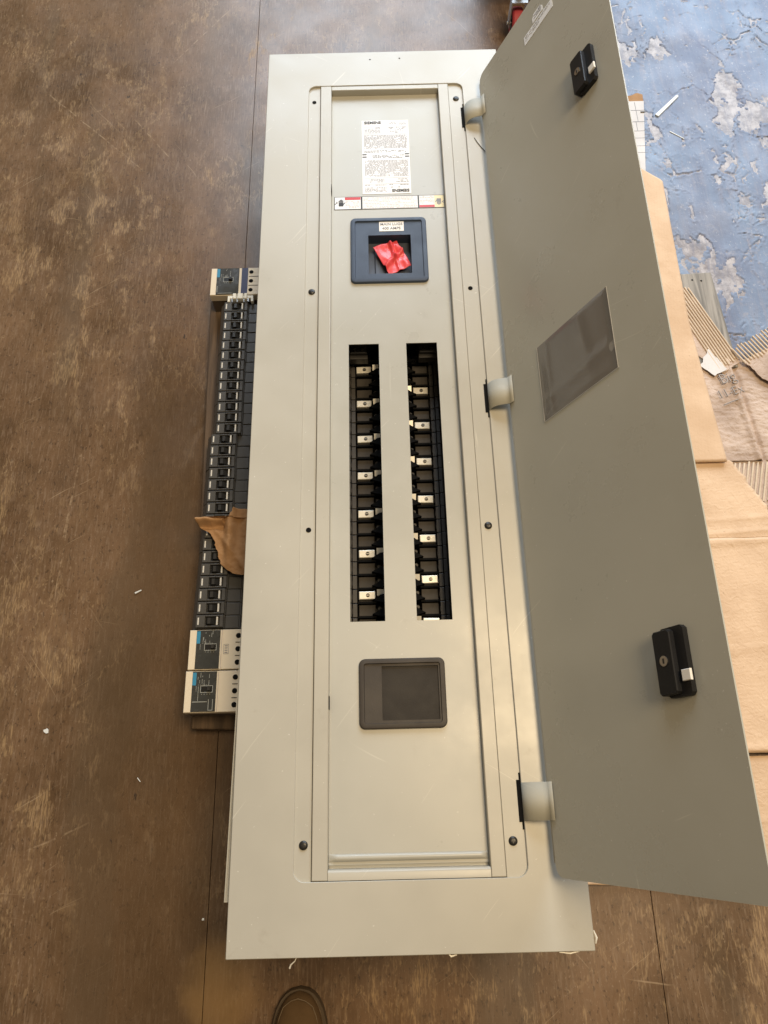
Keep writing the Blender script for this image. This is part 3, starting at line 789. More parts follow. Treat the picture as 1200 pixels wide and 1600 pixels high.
# ---- the door: hinged on the right, thrown back past upright, with a slight wind in the sheet
HX, HZ = 0.2065, ZT + 0.02
DV0, DV1, DW = 0.0935, 1.6480, 0.3610
def D(u, v, wv):
    th = math.radians(66.6 - 3.2 * (v - DV0) / (DV1 - DV0))
    c, s = math.cos(th), math.sin(th)
    return (HX + u * c - wv * s, v, HZ + u * s + wv * c)
b = MB()
TH = 0.0022
rad = 0.017
def dedge(u):
    # rounded hinge-side corners
    if u < rad:
        k = rad - math.sqrt(max(0, rad * rad - (rad - u) ** 2))
    else: k = 0.0
    return k
us = [0, 0.0006, 0.002, 0.0045, 0.008, 0.012, 0.017] + [0.017 + (DW - 0.0005 - 0.017) * i / 10 for i in range(1, 11)] + [DW]
nv = 40
top = []; bot = []
for wv in (0.0, -TH):
    for u in us:
        k = dedge(u)
        for j in range(nv + 1):
            v = DV0 + k + (DV1 - DV0 - 2 * k) * j / nv
            b.v.append(D(u, v, wv))
n1 = nv + 1; off = len(us) * n1
b.mats = [None]
def face(*f): b.f.append(f); b.mi.append(0)
for i in range(len(us) - 1):
    for j in range(nv):
        a = i * n1 + j
        face(a, a + 1, a + n1 + 1, a + n1); face(off + a, off + a + n1, off + a + n1 + 1, off + a + 1)
    a = i * n1; face(a, a + n1, off + a + n1, off + a)
    a = i * n1 + nv; face(a, off + a, off + a + n1, a + n1)
for j in range(nv):
    a = j; face(a, off + a, off + a + 1, a + 1)
    a = (len(us) - 1) * n1 + j; face(a, a + 1, off + a + 1, off + a)
door = b.build('door', 'enamel_door', pc, smooth=True, angle=40)
# hinge-side return flange bent back from the sheet
fb = MB()
fb.grid(lambda p, q: D(-0.0016 + 0.0016 * math.sin(p * math.pi / 2) * 0 - 0.0016 * math.sin(p * math.pi) * 0.2, DV0 + 0.018 + (DV1 - DV0 - 0.036) * q, -0.0004 - 0.0105 * p), 4, 24)
fb.build('return_flange', 'enamel', door, smooth=True, solid=0.0014)

# hinge straps
def strap(y0, y1, name='hinge_strap'):
    prof = [(0.1728, ZS - 0.006), (0.1732, ZT + 0.001), (0.1748, ZT + 0.0075), (0.1785, ZT + 0.0125), (0.1840, ZT + 0.0165), (0.1905, ZT + 0.0192), (0.1975, ZT + 0.0208), (0.2045, ZT + 0.0222)]
    pts = []
    for j, y in enumerate((y0, y1)):
        row = [(x, y, z) for x, z in prof] + [D(0.0045, y, 0.0018), D(0.0125, y, 0.0012)]
        pts.append(row)
    k = len(pts[0])
    bb = MB().add(pts[0] + pts[1], [(i, i + 1, i + 1 + k, i + k) for i in range(k - 1)])
    o = bb.build(name, 'enamel_strap', pc, smooth=True, solid=0.0016, angle=50)
    MB().box(0.1650, 0.1727, y0 - 0.002, y1 + 0.004, ZS + 0.0002, ZS + 0.0009).box(0.1690, 0.1729, y1 + 0.0041, y1 + 0.014, ZS + 0.0002, ZS + 0.0009).box(0.1690, 0.1729, y0 - 0.012, y0 - 0.0021, ZS + 0.0002, ZS + 0.0009).build('hinge_slot', 'slot_dark', pc)
for y0, y1 in ((1.5330, 1.5850), (0.8440, 0.8965), (0.1670, 0.2190)): strap(y0, y1)

# latches
def latch(u0, v0):
    """u0, v0: lower hinge-side corner of the latch body on the door sheet"""
    T = lambda x, y, z: D(u0 + x, v0 + y, z)
    H = 0.0135
    L = []; Z = []
    b = MB()
    oct_ = lambda x0, x1, y0, y1, c: [(x0 + c, y0), (x1 - c, y0), (x1, y0 + c), (x1, y1 - c), (x1 - c, y1), (x0 + c, y1), (x0, y1 - c), (x0, y0 + c)]
    b.loft([oct_(0.006, 0.044, -0.003, 0.079, 0.004), oct_(0.006, 0.044, -0.003, 0.079, 0.004)], [0.0003, 0.0075], None, False, True)
    b.loft([oct_(0.000, 0.029, 0.0, 0.076, 0.003), oct_(0.000, 0.029, 0.0, 0.076, 0.003), oct_(0.0012, 0.0278, 0.0012, 0.0748, 0.003)], [0.0003, H, H + 0.0012], None, False, True)
    b.xform(T).build('latch_body', 'latch_black', door)
    MB().cyl((0.0150, 0.0395, H + 0.0010), 0.0062, 0.0012, 'z', 20, 'steel').box(0.0138, 0.0162, 0.0365, 0.0425, H + 0.0020, H + 0.0026, 'screw_black').xform(T).build('lock_cylinder', None, door)
    MB().box(0.0350, 0.0485, 0.0135, 0.0265, 0.0078, 0.0110, None, 0.0008).xform(T).build('latch_tongue', 'tag_white', door)
latch(0.2640, 0.3060)
latch(0.2700, 1.2840)

# stickers at the far end, and the clear pouch for the circuit card
def dpatch(name, mat, pts, z0, z1):
    n = len(pts)
    b = MB().loft([pts, pts], [z0, z1], None, True, True)
    return b.xform(D).build(name, mat, door)
dpatch('door_sticker', 'paper_white', [(0.1520, 1.5570), (0.2380, 1.5570), (0.2380, 1.5790), (0.1520, 1.5790)], 0.0002, 0.0006)
dpatch('door_sticker', 'paper_white', [(0.1810, 1.5830), (0.2120, 1.5830), (0.2120, 1.5950), (0.2060, 1.6030), (0.1870, 1.6030), (0.1810, 1.5950)], 0.0002, 0.0006)
sb = MB()
for y in (1.5750, 1.5720, 1.5680, 1.5650): words(sb, 0.156, 0.232 if y > 1.57 else 0.20, y, 0.0010, 0.85, 0.0008)
for y in (1.6000, 1.5970, 1.5935, 1.5900, 1.5868): words(sb, 0.186, 0.208, y, 0.0018, 0.8, 0.0008)
sb.xform(D).build('sticker_print', 'print_grey', door)['kind'] = 'stuff'
PU0, PU1, PV0, PV1 = 0.0880, 0.2640, 0.7640, 0.9050
def pouch(p, q):
    u = PU0 + (PU1 - PU0) * p; v = PV0 + (PV1 - PV0) * q
    e = min(p, 1 - p, q, 1 - q); e = min(1, e / 0.06)
    h = 0.0009 + e * (0.0015 + 0.0014 * math.exp(-((p - 0.66 + 0.12 * (q - .5)) / 0.07) ** 2) * min(1, q * 1.6) + 0.0016 * math.exp(-((q - 0.22 - 0.1 * p) / 0.08) ** 2) + 0.0012 * math.exp(-((p - 0.14) / 0.05) ** 2))
    return D(u, v, h)
MB().grid(pouch, 70, 56).build('card_pouch', 'clear_film', door, smooth=True)
eb = MB()
for (a, c, d, e_) in ((PU0, PU0 + .0010, PV0, PV1), (PU1 - .0010, PU1, PV0, PV1), (PU0 + .0010, PU1 - .0010, PV0, PV0 + .0008)):
    eb.box(a, c, d, e_, 0.0008, 0.0014)
eb.xform(D).build('pouch_seam', 'pouch_seam', door)

# ------------------------------------------------------------------ red plastic in the main opening
def rag():
    c = [(-0.0310, 1.2340), (0.0170, 1.2500), (0.0455, 1.1890), (0.0005, 1.1650)]   # corners, going round
    def fn(p, q):
        a = [c[3][k] * (1 - p) * (1 - q) + c[2][k] * p * (1 - q) + c[0][k] * (1 - p) * q + c[1][k] * p * q for k in (0, 1)]
        r1 = math.exp(-((q - 0.42 - 0.35 * (p - 0.5)) / 0.07) ** 2) * 0.0075
        r2 = math.exp(-((p - 0.60 - 0.25 * (q - 0.5)) / 0.06) ** 2) * 0.006 * (1 if q > 0.4 else 0.3)
        dent = -0.005 * math.exp(-(((p - .75) / .16) ** 2 + ((q - .62) / .18) ** 2))
        nse = fbm(p * 2.4, q * 2.4, 3.3, 2) * 0.0035
        return (a[0] + fbm(p * 5, q * 5, 9) * .0012, a[1] + fbm(p * 5, q * 5, 1) * .0012, ZP - 0.0075 + r1 + r2 + dent + nse)
    o = MB().grid(fn, 44, 44).build('red_plastic_scrap', 'red_plastic', smooth=True, solid=0.0004, angle=30)
    tag(o, 'crumpled glossy red plastic scrap lying in the navy bezel opening', 'plastic scrap')
rag()

# ------------------------------------------------------------------ breakers on their board
bdz = 0.032
bo = MB()
P4 = [(-0.4150, 1.2960), (-0.3904, 0.3300), (-0.2750, 0.3265), (-0.2980, 1.3000)]
P4 = P4[::-1]
bo.loft([P4, P4], [0.0005, bdz], None, True, True)
o = bo.build('support_board', 'board_wood', bevel=0.0025, smooth=True)
tag(o, 'rough brown board on the floor carrying the row of breakers', 'board')

def one_pole():
    """parts of a one-inch breaker; long way along x, from its left end at 0, resting on z = 0"""
    b = MB()
    y = 0.0124
    b.prism_x([(0, 0), (0, 0.040), (0.0035, 0.0460), (0.0110, 0.0545), (0.064, 0.0545), (0.0645, 0.0500), (0.092, 0.0490), (0.094, 0.0470), (0.094, 0)], -y, y)
    # raised escutcheon around the handle window
    def arch(x0, x1, y0, y1, z1):
        b.box(x0, x1, y0, y1, 0.0540, z1, None, 0.0009)
    arch(0.0115, 0.0285, -0.0116, 0.0116, 0.0612)
    arch(0.0560, 0.0630, -0.0116, 0.0116, 0.0612)
    arch(0.0286, 0.0559, -0.0116, -0.0086, 0.0612)
    arch(0.0286, 0.0559, 0.0086, 0.0116, 0.0612)
    b.box(0.0650, 0.0900, -0.0118, 0.0118, 0.0490, 0.0512, None, 0.0007)
    body = b.mesh('body')
    body.materials.clear(); body.materials.append(M['breaker_black'])
    wnd = MB().box(0.0287, 0.0558, -0.0085, 0.0085, 0.0545, 0.0560).mesh('window_floor')
    hd = MB().prism_x([(0.0300, 0.0561), (0.0345, 0.0640), (0.0400, 0.0640), (0.0460, 0.0575), (0.0470, 0.0561)], -0.0056, 0.0056).mesh('handle')
    mk = MB().box(0.0150, 0.0176, -0.0068, 0.0068, 0.0612, 0.0616).mesh('rating_mark')
    bar = MB().box(0.0502, 0.0530, -0.0078, 0.0078, 0.0561, 0.0618).mesh('on_mark')
    for me, mt in ((wnd, 'breaker_window'), (hd, 'breaker_handle'), (mk, 'mark_white'), (bar, 'mark_white')):
        me.materials.clear(); me.materials.append(M[mt])
    return [('body', body), ('window_floor', wnd), ('handle', hd), ('rating_mark', mk), ('on_mark', bar)]
ORD = ('first second third fourth fifth sixth seventh eighth ninth tenth eleventh twelfth thirteenth fourteenth fifteenth sixteenth seventeenth '
       'eighteenth nineteenth twentieth twenty-first twenty-second twenty-third twenty-fourth twenty-fifth twenty-sixth twenty-seventh twenty-eighth twenty-ninth').split()
parts = one_pole()
for i in range(29):
    e = empty('circuit_breaker', (-0.3780 if i < 13 else -0.3862, 1.2304 - 0.0254 * i, bdz + 0.0005))
    e.location.x += random.uniform(-0.0007, 0.0007) - (0.0006 * max(0, i - 20))
    e.location.z += random.uniform(0, 0.0006)
    e.rotation_euler = (0, 0, random.uniform(-0.004, 0.004))
    if i in (18, 19, 20, 21):
        lab = 'narrow black breaker, %s below the white clip, partly under torn brown paper' % ORD[i]
    elif i == 0: lab = 'narrow black breaker directly below the white clip, first of the row'
    elif i == 28: lab = 'narrow black breaker, last of the row, touching the cream breakers'
    else: lab = 'narrow black breaker, %s below the white clip in the row' % ORD[i]
    tag(e, lab, 'circuit breaker', 'black breakers in a row on the board')
    for nm, me in parts:
        o = bpy.data.objects.new(nm, me); COL.objects.link(o); o.parent = e
        if nm == 'handle': o.location.x = random.uniform(-0.0006, 0.0010)

def three_pole(loc, label, style, z=bdz + 0.0005):
    t = tag(empty('breaker_block', loc), label, 'circuit breaker', 'cream three-pole breakers')
    h = 0.0370
    H = 0.0610
    MB().box(0.0006, 0.1214, -h + 0.0006, h - 0.0006, 0, 0.0400).build('base', 'breaker_base', t)
    b = MB().box(0, 0.122, -h, h, 0.0401, H - 0.0015, None, 0.0012)
    b.box(0.0004, 0.0130, -h + 0.0004, h - 0.0004, H - 0.0016, H, None, 0.0008)
    b.box(0.0625, 0.1216, -h + 0.0004, h - 0.0004, H - 0.0016, H - 0.0002, None, 0.0006)
    b.build('body', 'breaker_cream', t)
    fx1 = 0.0640 if style == 'top' else 0.0572
    f = MB().box(0.0134, fx1, -h + 0.0012, h - 0.0012, H - 0.0016, H + 0.0010, None, 0.0006).build('face_plate', 'breaker_face', t)
    MB().box(0.0138, 0.0205, h - 0.0260, h - 0.0030, H + 0.0010, H + 0.0013).build('blue_label', 'label_blue', f)
    pr = MB()
    z0, z1 = H + 0.0010, H + 0.00125
    ty = 0.004
    def frame(x0, x1, y0, y1, wd):
        pr.box(x0, x1, y0, y0 + wd, z0, z1); pr.box(x0, x1, y1 - wd, y1, z0, z1); pr.box(x0, x0 + wd, y0 + wd, y1 - wd, z0, z1); pr.box(x1 - wd, x1, y0 + wd, y1 - wd, z0, z1)
    frame(0.0290, 0.0515, ty - 0.0062, ty + 0.0062, 0.0008)
    for k in range(9):
        yy = random.uniform(0.013, 0.033); xa = random.uniform(0.022, 0.045); ln = random.uniform(0.001, 0.005)
        pr.box(xa, xa + 0.0006, yy - ln, min(yy + ln, h - .003), z0, z1 - 0.0001 + k * 0.00001)
    for k in range(6):
        xa = 0.024 + k * 0.0036
        pr.box(xa, xa + 0.0022, 0.0112, 0.0117, z0, z1)
    for k in range(4):
        pr.box(0.031 + k * 0.005, 0.0322 + k * 0.005, ty - 0.0095, ty - 0.0085, z0, z1)
    for k in range(5):
        pr.box(0.0208, 0.0216, ty - 0.004 + k * 0.002, ty - 0.0028 + k * 0.002, z0, z1)
    if style == 'low':
        pr.box(0.0150, 0.0420, -0.0190, -0.0180, z0, z1); pr.box(0.0445, 0.0453, -0.033, -0.014, z0, z1); pr.box(0.0520, 0.0528, -0.033, -0.014, z0, z1)
        pr.box(0.0445, 0.0528, -0.0338, -0.0331, z0, z1); pr.box(0.0250, 0.0256, -0.0170, 0.0090, z0, z1)
    if style == 'top':
        frame(0.0150, 0.0170, -0.030, -0.014, 0.0005); pr.box(0.018, 0.050, -0.0335, -0.0328, z0, z1)
    pr.build('face_print', 'print_light', f)['kind'] = 'stuff'
    MB().box(0.0299, 0.0506, ty - 0.0053, ty + 0.0053, H + 0.0006, H + 0.0012).build('toggle_window', 'breaker_window', f)
    MB().prism_x([(0.0410, H + 0.0013), (0.0425, H + 0.0080), (0.0475, H + 0.0080), (0.0490, H + 0.0013)], ty - 0.0032, ty + 0.0032).build('toggle', 'breaker_handle', f)
    if style == 'top':
        MB().box(0.0695, 0.0840, -h + 0.001, h - 0.001, H - 0.0002, H + 0.0002).build('navy_band', 'label_navy', t)
    else:
        MB().box(0.0600, 0.0606, -h + 0.0006, h - 0.0006, H - 0.0016, H + 0.0002).build('cover_seam', 'print_faint', t)
    for k in (-1, 0, 1):
        y = k * 0.0246
        MB().cyl((0.0912, y, H - 0.0003), 0.0049, 0.0004, 'z', 18).build('terminal_hole', 'slot_dark', t)
        MB().box(0.0912, 0.1216, y - 0.0016, y + 0.0016, H - 0.0002, H + 0.0000).build('wire_groove', 'breaker_cream', t)
    for y in (-0.0123, 0.0123):
        MB().box(0.0860, 0.1216, y - 0.0007, y + 0.0007, H - 0.0002, H + 0.0001).build('pole_gap', 'slot_dark', t)
    if style == 'mid':
        fm = MB()
        for (x0, x1, y0, y1) in ((0.0645, 0.0740, 0.0085, 0.0092), (0.0645, 0.0740, -0.0092, -0.0085), (0.0645, 0.0652, -0.0084, 0.0084), (0.0733, 0.0740, -0.0084, 0.0084)):
            fm.box(x0, x1, y0, y1, H - 0.0002, H + 0.0001)
        for k in range(4): fm.box(0.0665, 0.0720, -0.0070 + k * 0.0040, -0.0052 + k * 0.0040, H - 0.0002, H + 0.0001)
        fm.build('rating_stamp', 'print_grey', t)
    return t
three_pole((-0.4010, 1.2995, bdz + 0.0005), 'cream three-pole breaker with navy band at the far end of the board', 'top')
three_pole((-0.3890, 0.4660, bdz + 0.0005), 'cream three-pole breaker with boxed stamp, between black row and lowest breaker', 'mid')
three_pole((-0.3912, 0.3898, bdz + 0.0005), 'cream three-pole breaker at the near end of the board, lowest one', 'low')

# white clip on the first breaker
t = tag(empty('mounting_clip', (-0.331, 1.2545, 0.0865)), 'small white plastic clip between the far cream breaker and black row', 'clip')
b = MB().box(-0.029, 0.028, -0.003, 0.0045, 0.0, 0.008, None, 0.001)
b.build('bar', 'clip_white', t)
for x in (-0.0285, 0.0235):
    MB().box(x, x + 0.0055, -0.0130, -0.0032, 0.0, 0.010, None, 0.001).build('jaw', 'clip_white', t)
for x0, x1 in ((-0.0165, -0.0085), (-0.006, 0.0065), (0.009, 0.0155)):
    MB().box(x0, x1, -0.0085, 0.0062, 0.0081, 0.0150, None, 0.0015).build('knuckle', 'clip_white', t)
MB().box(-0.020, 0.019, -0.0115, -0.0032, 0.0062, 0.0076, None).build('spring', 'zinc', t)

# torn kraft paper over the row
LB = [(0.6032, -0.2830), (0.6090, -0.3150), (0.6180, -0.3270), (0.6284, -0.3372), (0.6560, -0.3465), (0.6827, -0.3551), (0.6920, -0.3620), (0.6989, -0.3770), (0.7080, -0.3840), (0.7165, -0.3905), (0.7200, -0.3880), (0.7212, -0.3230), (0.7330, -0.3192), (0.7411, -0.3180)]
def left_at(y):
    for (y0, x0), (y1, x1) in zip(LB, LB[1:]):
        if y0 <= y <= y1: return x0 + (x1 - x0) * (y - y0) / (y1 - y0)
    return LB[-1][1]
def kraft(p, q):
    q2 = q
    y = 0.6032 + (0.7411 - 0.6032) * q2
    xl = left_at(y) + 0.0022 * fbm(y * 160, 1.7)
    xr = -0.2640
    x = xl + (xr - xl) * p
    y2 = y - (0.006 * max(0, (x + 0.300) / 0.036) if q > 0.9 else 0)
    z = 0.1005 + 0.016 * math.exp(-((x + 0.322) / 0.010) ** 2) * min(1, q * 2) + 0.010 * max(0, (x + 0.31) / 0.05)
    if x < -0.335: z += 0.012 * ((-0.335 - x) / 0.055) + 0.010 * math.exp(-((y - 0.716) / 0.006) ** 2) - 0.010 * math.exp(-((y - 0.704) / 0.006) ** 2)
    z += 0.0030 * fbm(x * 38, y * 30, 2.0) + 0.004 * math.exp(-(((x + 0.345) * 0.8 + (y - 0.69) * 0.6) / 0.006) ** 2)
    return (x, y2, max(z, 0.0985))
o = MB().grid(kraft, 60, 110).build('torn_paper', 'kraft_paper', smooth=True, solid=0.0005, angle=60)
tag(o, 'torn brown kraft paper scrap lying across the black breakers', 'paper')

# ------------------------------------------------------------------ cardboard on the right
def slab(name, poly, z, th, mat, parent=None, jag=0.0, sub=0.02, curl=None, edges=None):
    """flat sheet of board from an outline; the outline is subdivided and roughened when torn"""
    pts = []
    n = len(poly)
    for i in range(n):
        a = Vector(poly[i]); c = Vector(poly[(i + 1) % n])
        L = (c - a).length; k = max(1, int(L / sub)) if (jag and (edges is None or i in edges)) else 1
        for j in range(k):
            p = a + (c - a) * (j / k)
            if k > 1 and j: p += Vector((fbm(p.x * 90, p.y * 90, 4), fbm(p.x * 90, p.y * 90, 8))) * jag
            pts.append((p.x, p.y))
    b = MB().loft([pts, pts], [z, z + th], None, True, True)
    return b.build(name, mat, parent, bevel=0.0006)

def flutes(b, ends, d, length, z, r, mat):
    d = Vector(d).normalized()
    for (x, y) in ends:
        e = Vector((x, y)) + d * random.uniform(-0.004, 0.003)
        s = e - d * length
        k = 5
        b.tube([(s.x + (e.x - s.x) * t / k, s.y + (e.y - s.y) * t / k, z + random.uniform(-0.0002, 0.0002)) for t in range(k + 1)], r, 8, mat)

# the flattened carton: flaps lapped over each other
ct = tag(empty('flattened_carton', (0.55, 0.4, 0)), 'flattened tan carton with folded flaps under the open door, nearest sheet', 'cardboard')
C_ = lambda pl: [(x - 0.55, y - 0.4) for x, y in pl]
def folded(name, x0, x1, y0, y1, z, ridges, mat, far=None, ja=0.0):
    def fn(p, q):
        y = y0 + (y1 - y0) * q
        xr = x1 if far is None else far(y)
        x = x0 + (xr - x0) * p
        zz = z + 0.0016 * fbm(x * 7, y * 7, z * 50)
        for (yr, sl, hh, wd) in ridges:
            zz += hh * math.exp(-((y - yr - sl * (x - 0.65)) / wd) ** 2)
        return (x - 0.55, y - 0.4 + (0.002 * fbm(x * 30, 3.3) if q in (0.0, 1.0) else 0), zz)
    o = MB().grid(fn, 60, 70).build(name, mat, ct, smooth=True, solid=0.0038, angle=40)
    return o
folded('flap', 0.27, 0.92, 0.2660, 0.6830, 0.0160, ((0.675, 0.05, 0.0030, 0.008), (0.455, 0.10, 0.0012, 0.006), (0.272, 0.05, 0.0025, 0.006)), 'card_tan_turned')
folded('flap', 0.27, 0.92, 0.0530, 0.2600, 0.0125, ((0.15, 0.3, 0.0012, 0.006),), 'card_tan_turned')
def far2(y):
    return 0.726 + (0.8635 - y) * 0.50 + 0.005 * fbm(y * 60, 2.2) + 0.003 * fbm(y * 200, 5.2)
folded('flap', 0.27, 0.80, 0.6860, 0.8640, 0.0125, ((0.725, 0.05, 0.0012, 0.006), (0.695, 0.06, 0.0018, 0.006)), 'card_tan_turned', far2)
cc = MB()
for x0, y0, x1, y1 in ((0.7320, 0.6750, 0.7250, 0.2760), (0.80, 0.6760, 0.792, 0.2760)):
    cc.tube([(x0 + (x1 - x0) * t / 8 - 0.55 + 0.001 * math.sin(t * 1.7), y0 + (y1 - y0) * t / 8 - 0.4, 0.0157) for t in range(9)], 0.0011, 6)
cc.build('crease', 'card_tan', ct)

# long strip of clean board
o = MB()
def far1(y):
    P = [(0.8565, 0.7139), (1.2179, 0.6945), (1.45, 0.6975), (1.6385, 0.7007), (1.6570, 0.6790), (1.6825, 0.6508), (1.7300, 0.5900)]
    for (a, c), (d, e) in zip(P, P[1:]):
        if a <= y <= d: return c + (e - c) * (y - a) / (d - a)
    return P[-1][1] if y > 1.7 else P[0][1]
def strip(p, q):
    y = 0.8565 + (1.7300 - 0.8565) * q
    x = 0.30 + (far1(y) - 0.30) * p
    z = 0.0205 + 0.0015 * fbm(x * 5, y * 5, 1) + 0.0012 * math.exp(-((y - 1.452 + 0.75 * (x - 0.65)) / 0.004) ** 2) + 0.0016 * math.exp(-((y - 1.375 + 1.5 * (x - 0.66)) / 0.004) ** 2)
    return (x, y, z)
o = MB().grid(strip, 60, 120).build('cardboard_strip', 'card_tan', smooth=True, solid=0.0042, angle=40)
tag(o, 'long clean tan cardboard sheet beside the door edge, above the crumpled piece', 'cardboard')

# white-printed board with a ruled grid
wt = tag(empty('white_cardboard', (0.60, 1.78, 0)), 'white-faced cardboard strip with ruled grey lines and a torn brown end', 'cardboard')
o = slab('sheet', [(-0.12, -0.12), (0.066, -0.12), (0.1010, 0.1480), (-0.10, 0.1460)], 0.0050, 0.0040, 'card_white', wt)
o = slab('torn_end', [(-0.10, 0.1440), (0.1005, 0.1475), (0.1025, 0.1760), (0.0900, 0.1815), (0.060, 0.1700), (0.03, 0.178), (-0.06, 0.165), (-0.10, 0.17)], 0.0030, 0.0030, 'kraft_paper', wt, 0.003, 0.006)
rl = MB()
for y, th in ((0.1130, 0.0016), (0.0720, 0.0018), (0.0400, 0.0010), (0.0150, 0.0010), (-0.012, 0.0009), (-0.035, 0.0009)):
    rl.box(-0.05, 0.088 + y * 0.10, y, y + th, 0.0090, 0.0093)
for x in (0.075, 0.035): rl.box(x - 0.0006, x + 0.0006, 0.0738, 0.1128, 0.0090, 0.0093); rl.box(x - 0.006 - 0.0006, x - 0.006 + 0.0006, 0.0420, 0.0718, 0.0090, 0.0093); rl.box(x - 0.0006, x + 0.0006, 0.1148, 0.1430, 0.0090, 0.0093)
rl.build('ruled_line', 'pen_line', wt)
MB().box(0.086, 0.0975, 0.1050, 0.1085, 0.0091, 0.0110, None, 0.0006).build('staple', 'thread_dark', wt)

# crumpled brown piece with handwriting
cr = tag(empty('crumpled_cardboard', (0.79, 0.99, 0)), 'crumpled brown cardboard with faint handwriting at the right edge', 'cardboard')
def crum(p, q):
    y = 0.862 + (1.118 - 0.862) * q
    x = 0.690 + (0.965 - 0.690) * p
    fold = 0.790 + (0.985 - y) * 0.09
    z = 0.0085 + 0.0020 * fbm(x * 26, y * 30, 3) + 0.0016 * fbm(x * 60 + y * 25, y * 170, 5, 3)
    z -= 0.0075 * math.exp(-((x - fold) / 0.005) ** 2); z += 0.0065 * math.exp(-((x - fold + 0.011) / 0.006) ** 2)
    yy = y - 0.30 * max(0, x - 0.80) * q * 0.6 - (0.13 * max(0, 0.78 - x) * (1 - q) * 0)
    yy += 0.004 * fbm(x * 40, 2.0, 1) if q > 0.99 else 0
    return (x - 0.79, yy - 0.99, max(z, 0.0022))
MB().grid(crum, 110, 100).build('sheet', 'card_crumpled', cr, smooth=True, solid=0.0016, angle=60)
for body, x, y, s in (('Big', 0.757, 1.064, 0.036), ('11-Ex', 0.757, 1.028, 0.030)):
    text_mesh('handwriting', body, s, 'pen_grey', (x - 0.79, y - 0.99, 0.0150), 0.28, cr, -0.0006, 0.9, 0.0012)
tb = MB().tube([(-0.052, 0.008, 0.0125), (-0.032, 0.016, 0.0130), (-0.008, 0.024, 0.0130)], 0.0012, 6)
tb.build('pen_stroke', 'pen_grey', cr)

# torn pieces with the flutes laid bare
def fluted(name, label, poly, ends, d, length, z, r=0.0021):
    t = tag(empty(name, (poly[0][0], poly[0][1], 0)), label, 'cardboard', 'torn corrugated pieces')
    ox, oy = poly[0]
    slab('liner', [(x - ox, y - oy) for x, y in poly], z - 0.0016, 0.0012, 'card_crumpled', t, 0.003, 0.006)
    for e in ends:
        b = MB(); flutes(b, [(e[0] - ox, e[1] - oy)], d, length, z + 0.0008, r, None)
        b.build('flute', 'card_flute', t, smooth=True)
lerp = lambda a, c, t: (a[0] + (c[0] - a[0]) * t, a[1] + (c[1] - a[1]) * t)
fluted('corrugated_piece', 'torn corrugated piece with slanting bare flutes beside the grey wood', [(0.690, 1.330), (0.722, 1.285), (0.7960, 1.1090), (0.7500, 1.0780), (0.690, 1.140)],
       [lerp((0.7905, 1.1150), (0.7440, 1.0880), k / 8) for k in range(9)], (0.068, -0.170), 0.215, 0.0130)
fluted('corrugated_piece', 'torn corrugated piece with bare flutes at the right edge, above handwriting', [(0.800, 1.108), (0.950, 1.180), (0.960, 1.090), (0.880, 1.030), (0.833, 1.058)],
       [lerp((0.803, 1.098), (0.920, 1.165), k / 15) for k in range(16)], (-0.10, 0.160), 0.085 * -0.55, 0.0190)
fluted('corrugated_piece', 'torn corrugated patch with upright flutes below the crumpled piece', [(0.715, 0.868), (0.960, 0.862), (0.960, 0.74), (0.79, 0.755)],
       [(0.728 + 0.0098 * k, 0.858) for k in range(20)], (0.03, 0.10), 0.095, 0.0050, 0.0024)
slab('white_liner', [(0.700, 1.098), (0.728, 1.142), (0.760, 1.088), (0.73, 1.07)], 0.0150, 0.0006, 'card_white', None, 0.003, 0.006)
tag(bpy.data.objects['white_liner'], 'small white torn liner scrap between slanting flutes and handwriting', 'paper scrap')

# grey weathered wood scrap
b = MB().loft([[(0.690, 1.10), (0.7900, 1.0950), (0.7760, 1.3600), (0.690, 1.3560)]] * 2, [0.0005, 0.0105], None, True, True)
wd_ = b.build('wood_scrap', 'grey_wood', bevel=0.002, smooth=True)
tag(wd_, 'short grey weathered wood scrap lying beside the cardboard', 'wood')
for x, y in ((0.7270, 1.338), (0.7480, 1.335)):
    MB().cyl((x, y, 0.0105), 0.0024, 0.0003, 'z', 12).build('nail_hole', 'slot_dark', wd_)

# ------------------------------------------------------------------ litter on the floor and on the cover
def sliver(name, label, a, c, wd, h, mat, cat, z=0.0005, group=None):
    a = Vector(a); c = Vector(c); d = (c - a).normalized(); n = Vector((-d.y, d.x)) * wd / 2
    pts = [a - n, c - n * 0.8, c + d * wd * 0.4, c + n * 0.7, a + n]
    pts = [(p.x, p.y) for p in pts]
    o = MB().loft([pts, pts], [z, z + h], None, True, True).build(name, mat, bevel=0.0006)
    return tag(o, label, cat, group)
sliver('plastic_offcut', 'white plastic offcut lying on the peeling blue floor', (0.7300, 1.8800), (0.7960, 1.9500), 0.0105, 0.004, 'chip_white', 'offcut')
sliver('plastic_offcut', 'thin pale sliver on blue floor, below the white offcut', (0.7562, 1.8245), (0.7890, 1.7975), 0.0032, 0.002, 'chip_white', 'offcut')
def chip(label, x, y, s):
    pts = []
    for i in range(9):
        a = 2 * math.pi * i / 9; r = s * random.uniform(0.55, 1.1)
        pts.append((x + r * math.cos(a), y + r * math.sin(a)))
    o = MB().loft([pts, pts], [0.0004, 0.0018], None, True, True).build('paint_chip', 'chip_white')
    tag(o, label, 'paint chip', 'pale chips on the floor')
chip('pale paint chip on brown floor, left of the two near cream breakers', -0.6740, 0.3360, 0.0058)
chip('tiny pale chip on brown floor by the near left seam', -0.3540, 0.0130, 0.0028)
sliver('paint_chip', 'small pale curled flake on dark floor, left of the black breakers', (-0.5320, 0.6020), (-0.5200, 0.6080), 0.0035, 0.002, 'chip_white', 'paint chip', group='pale chips on the floor')
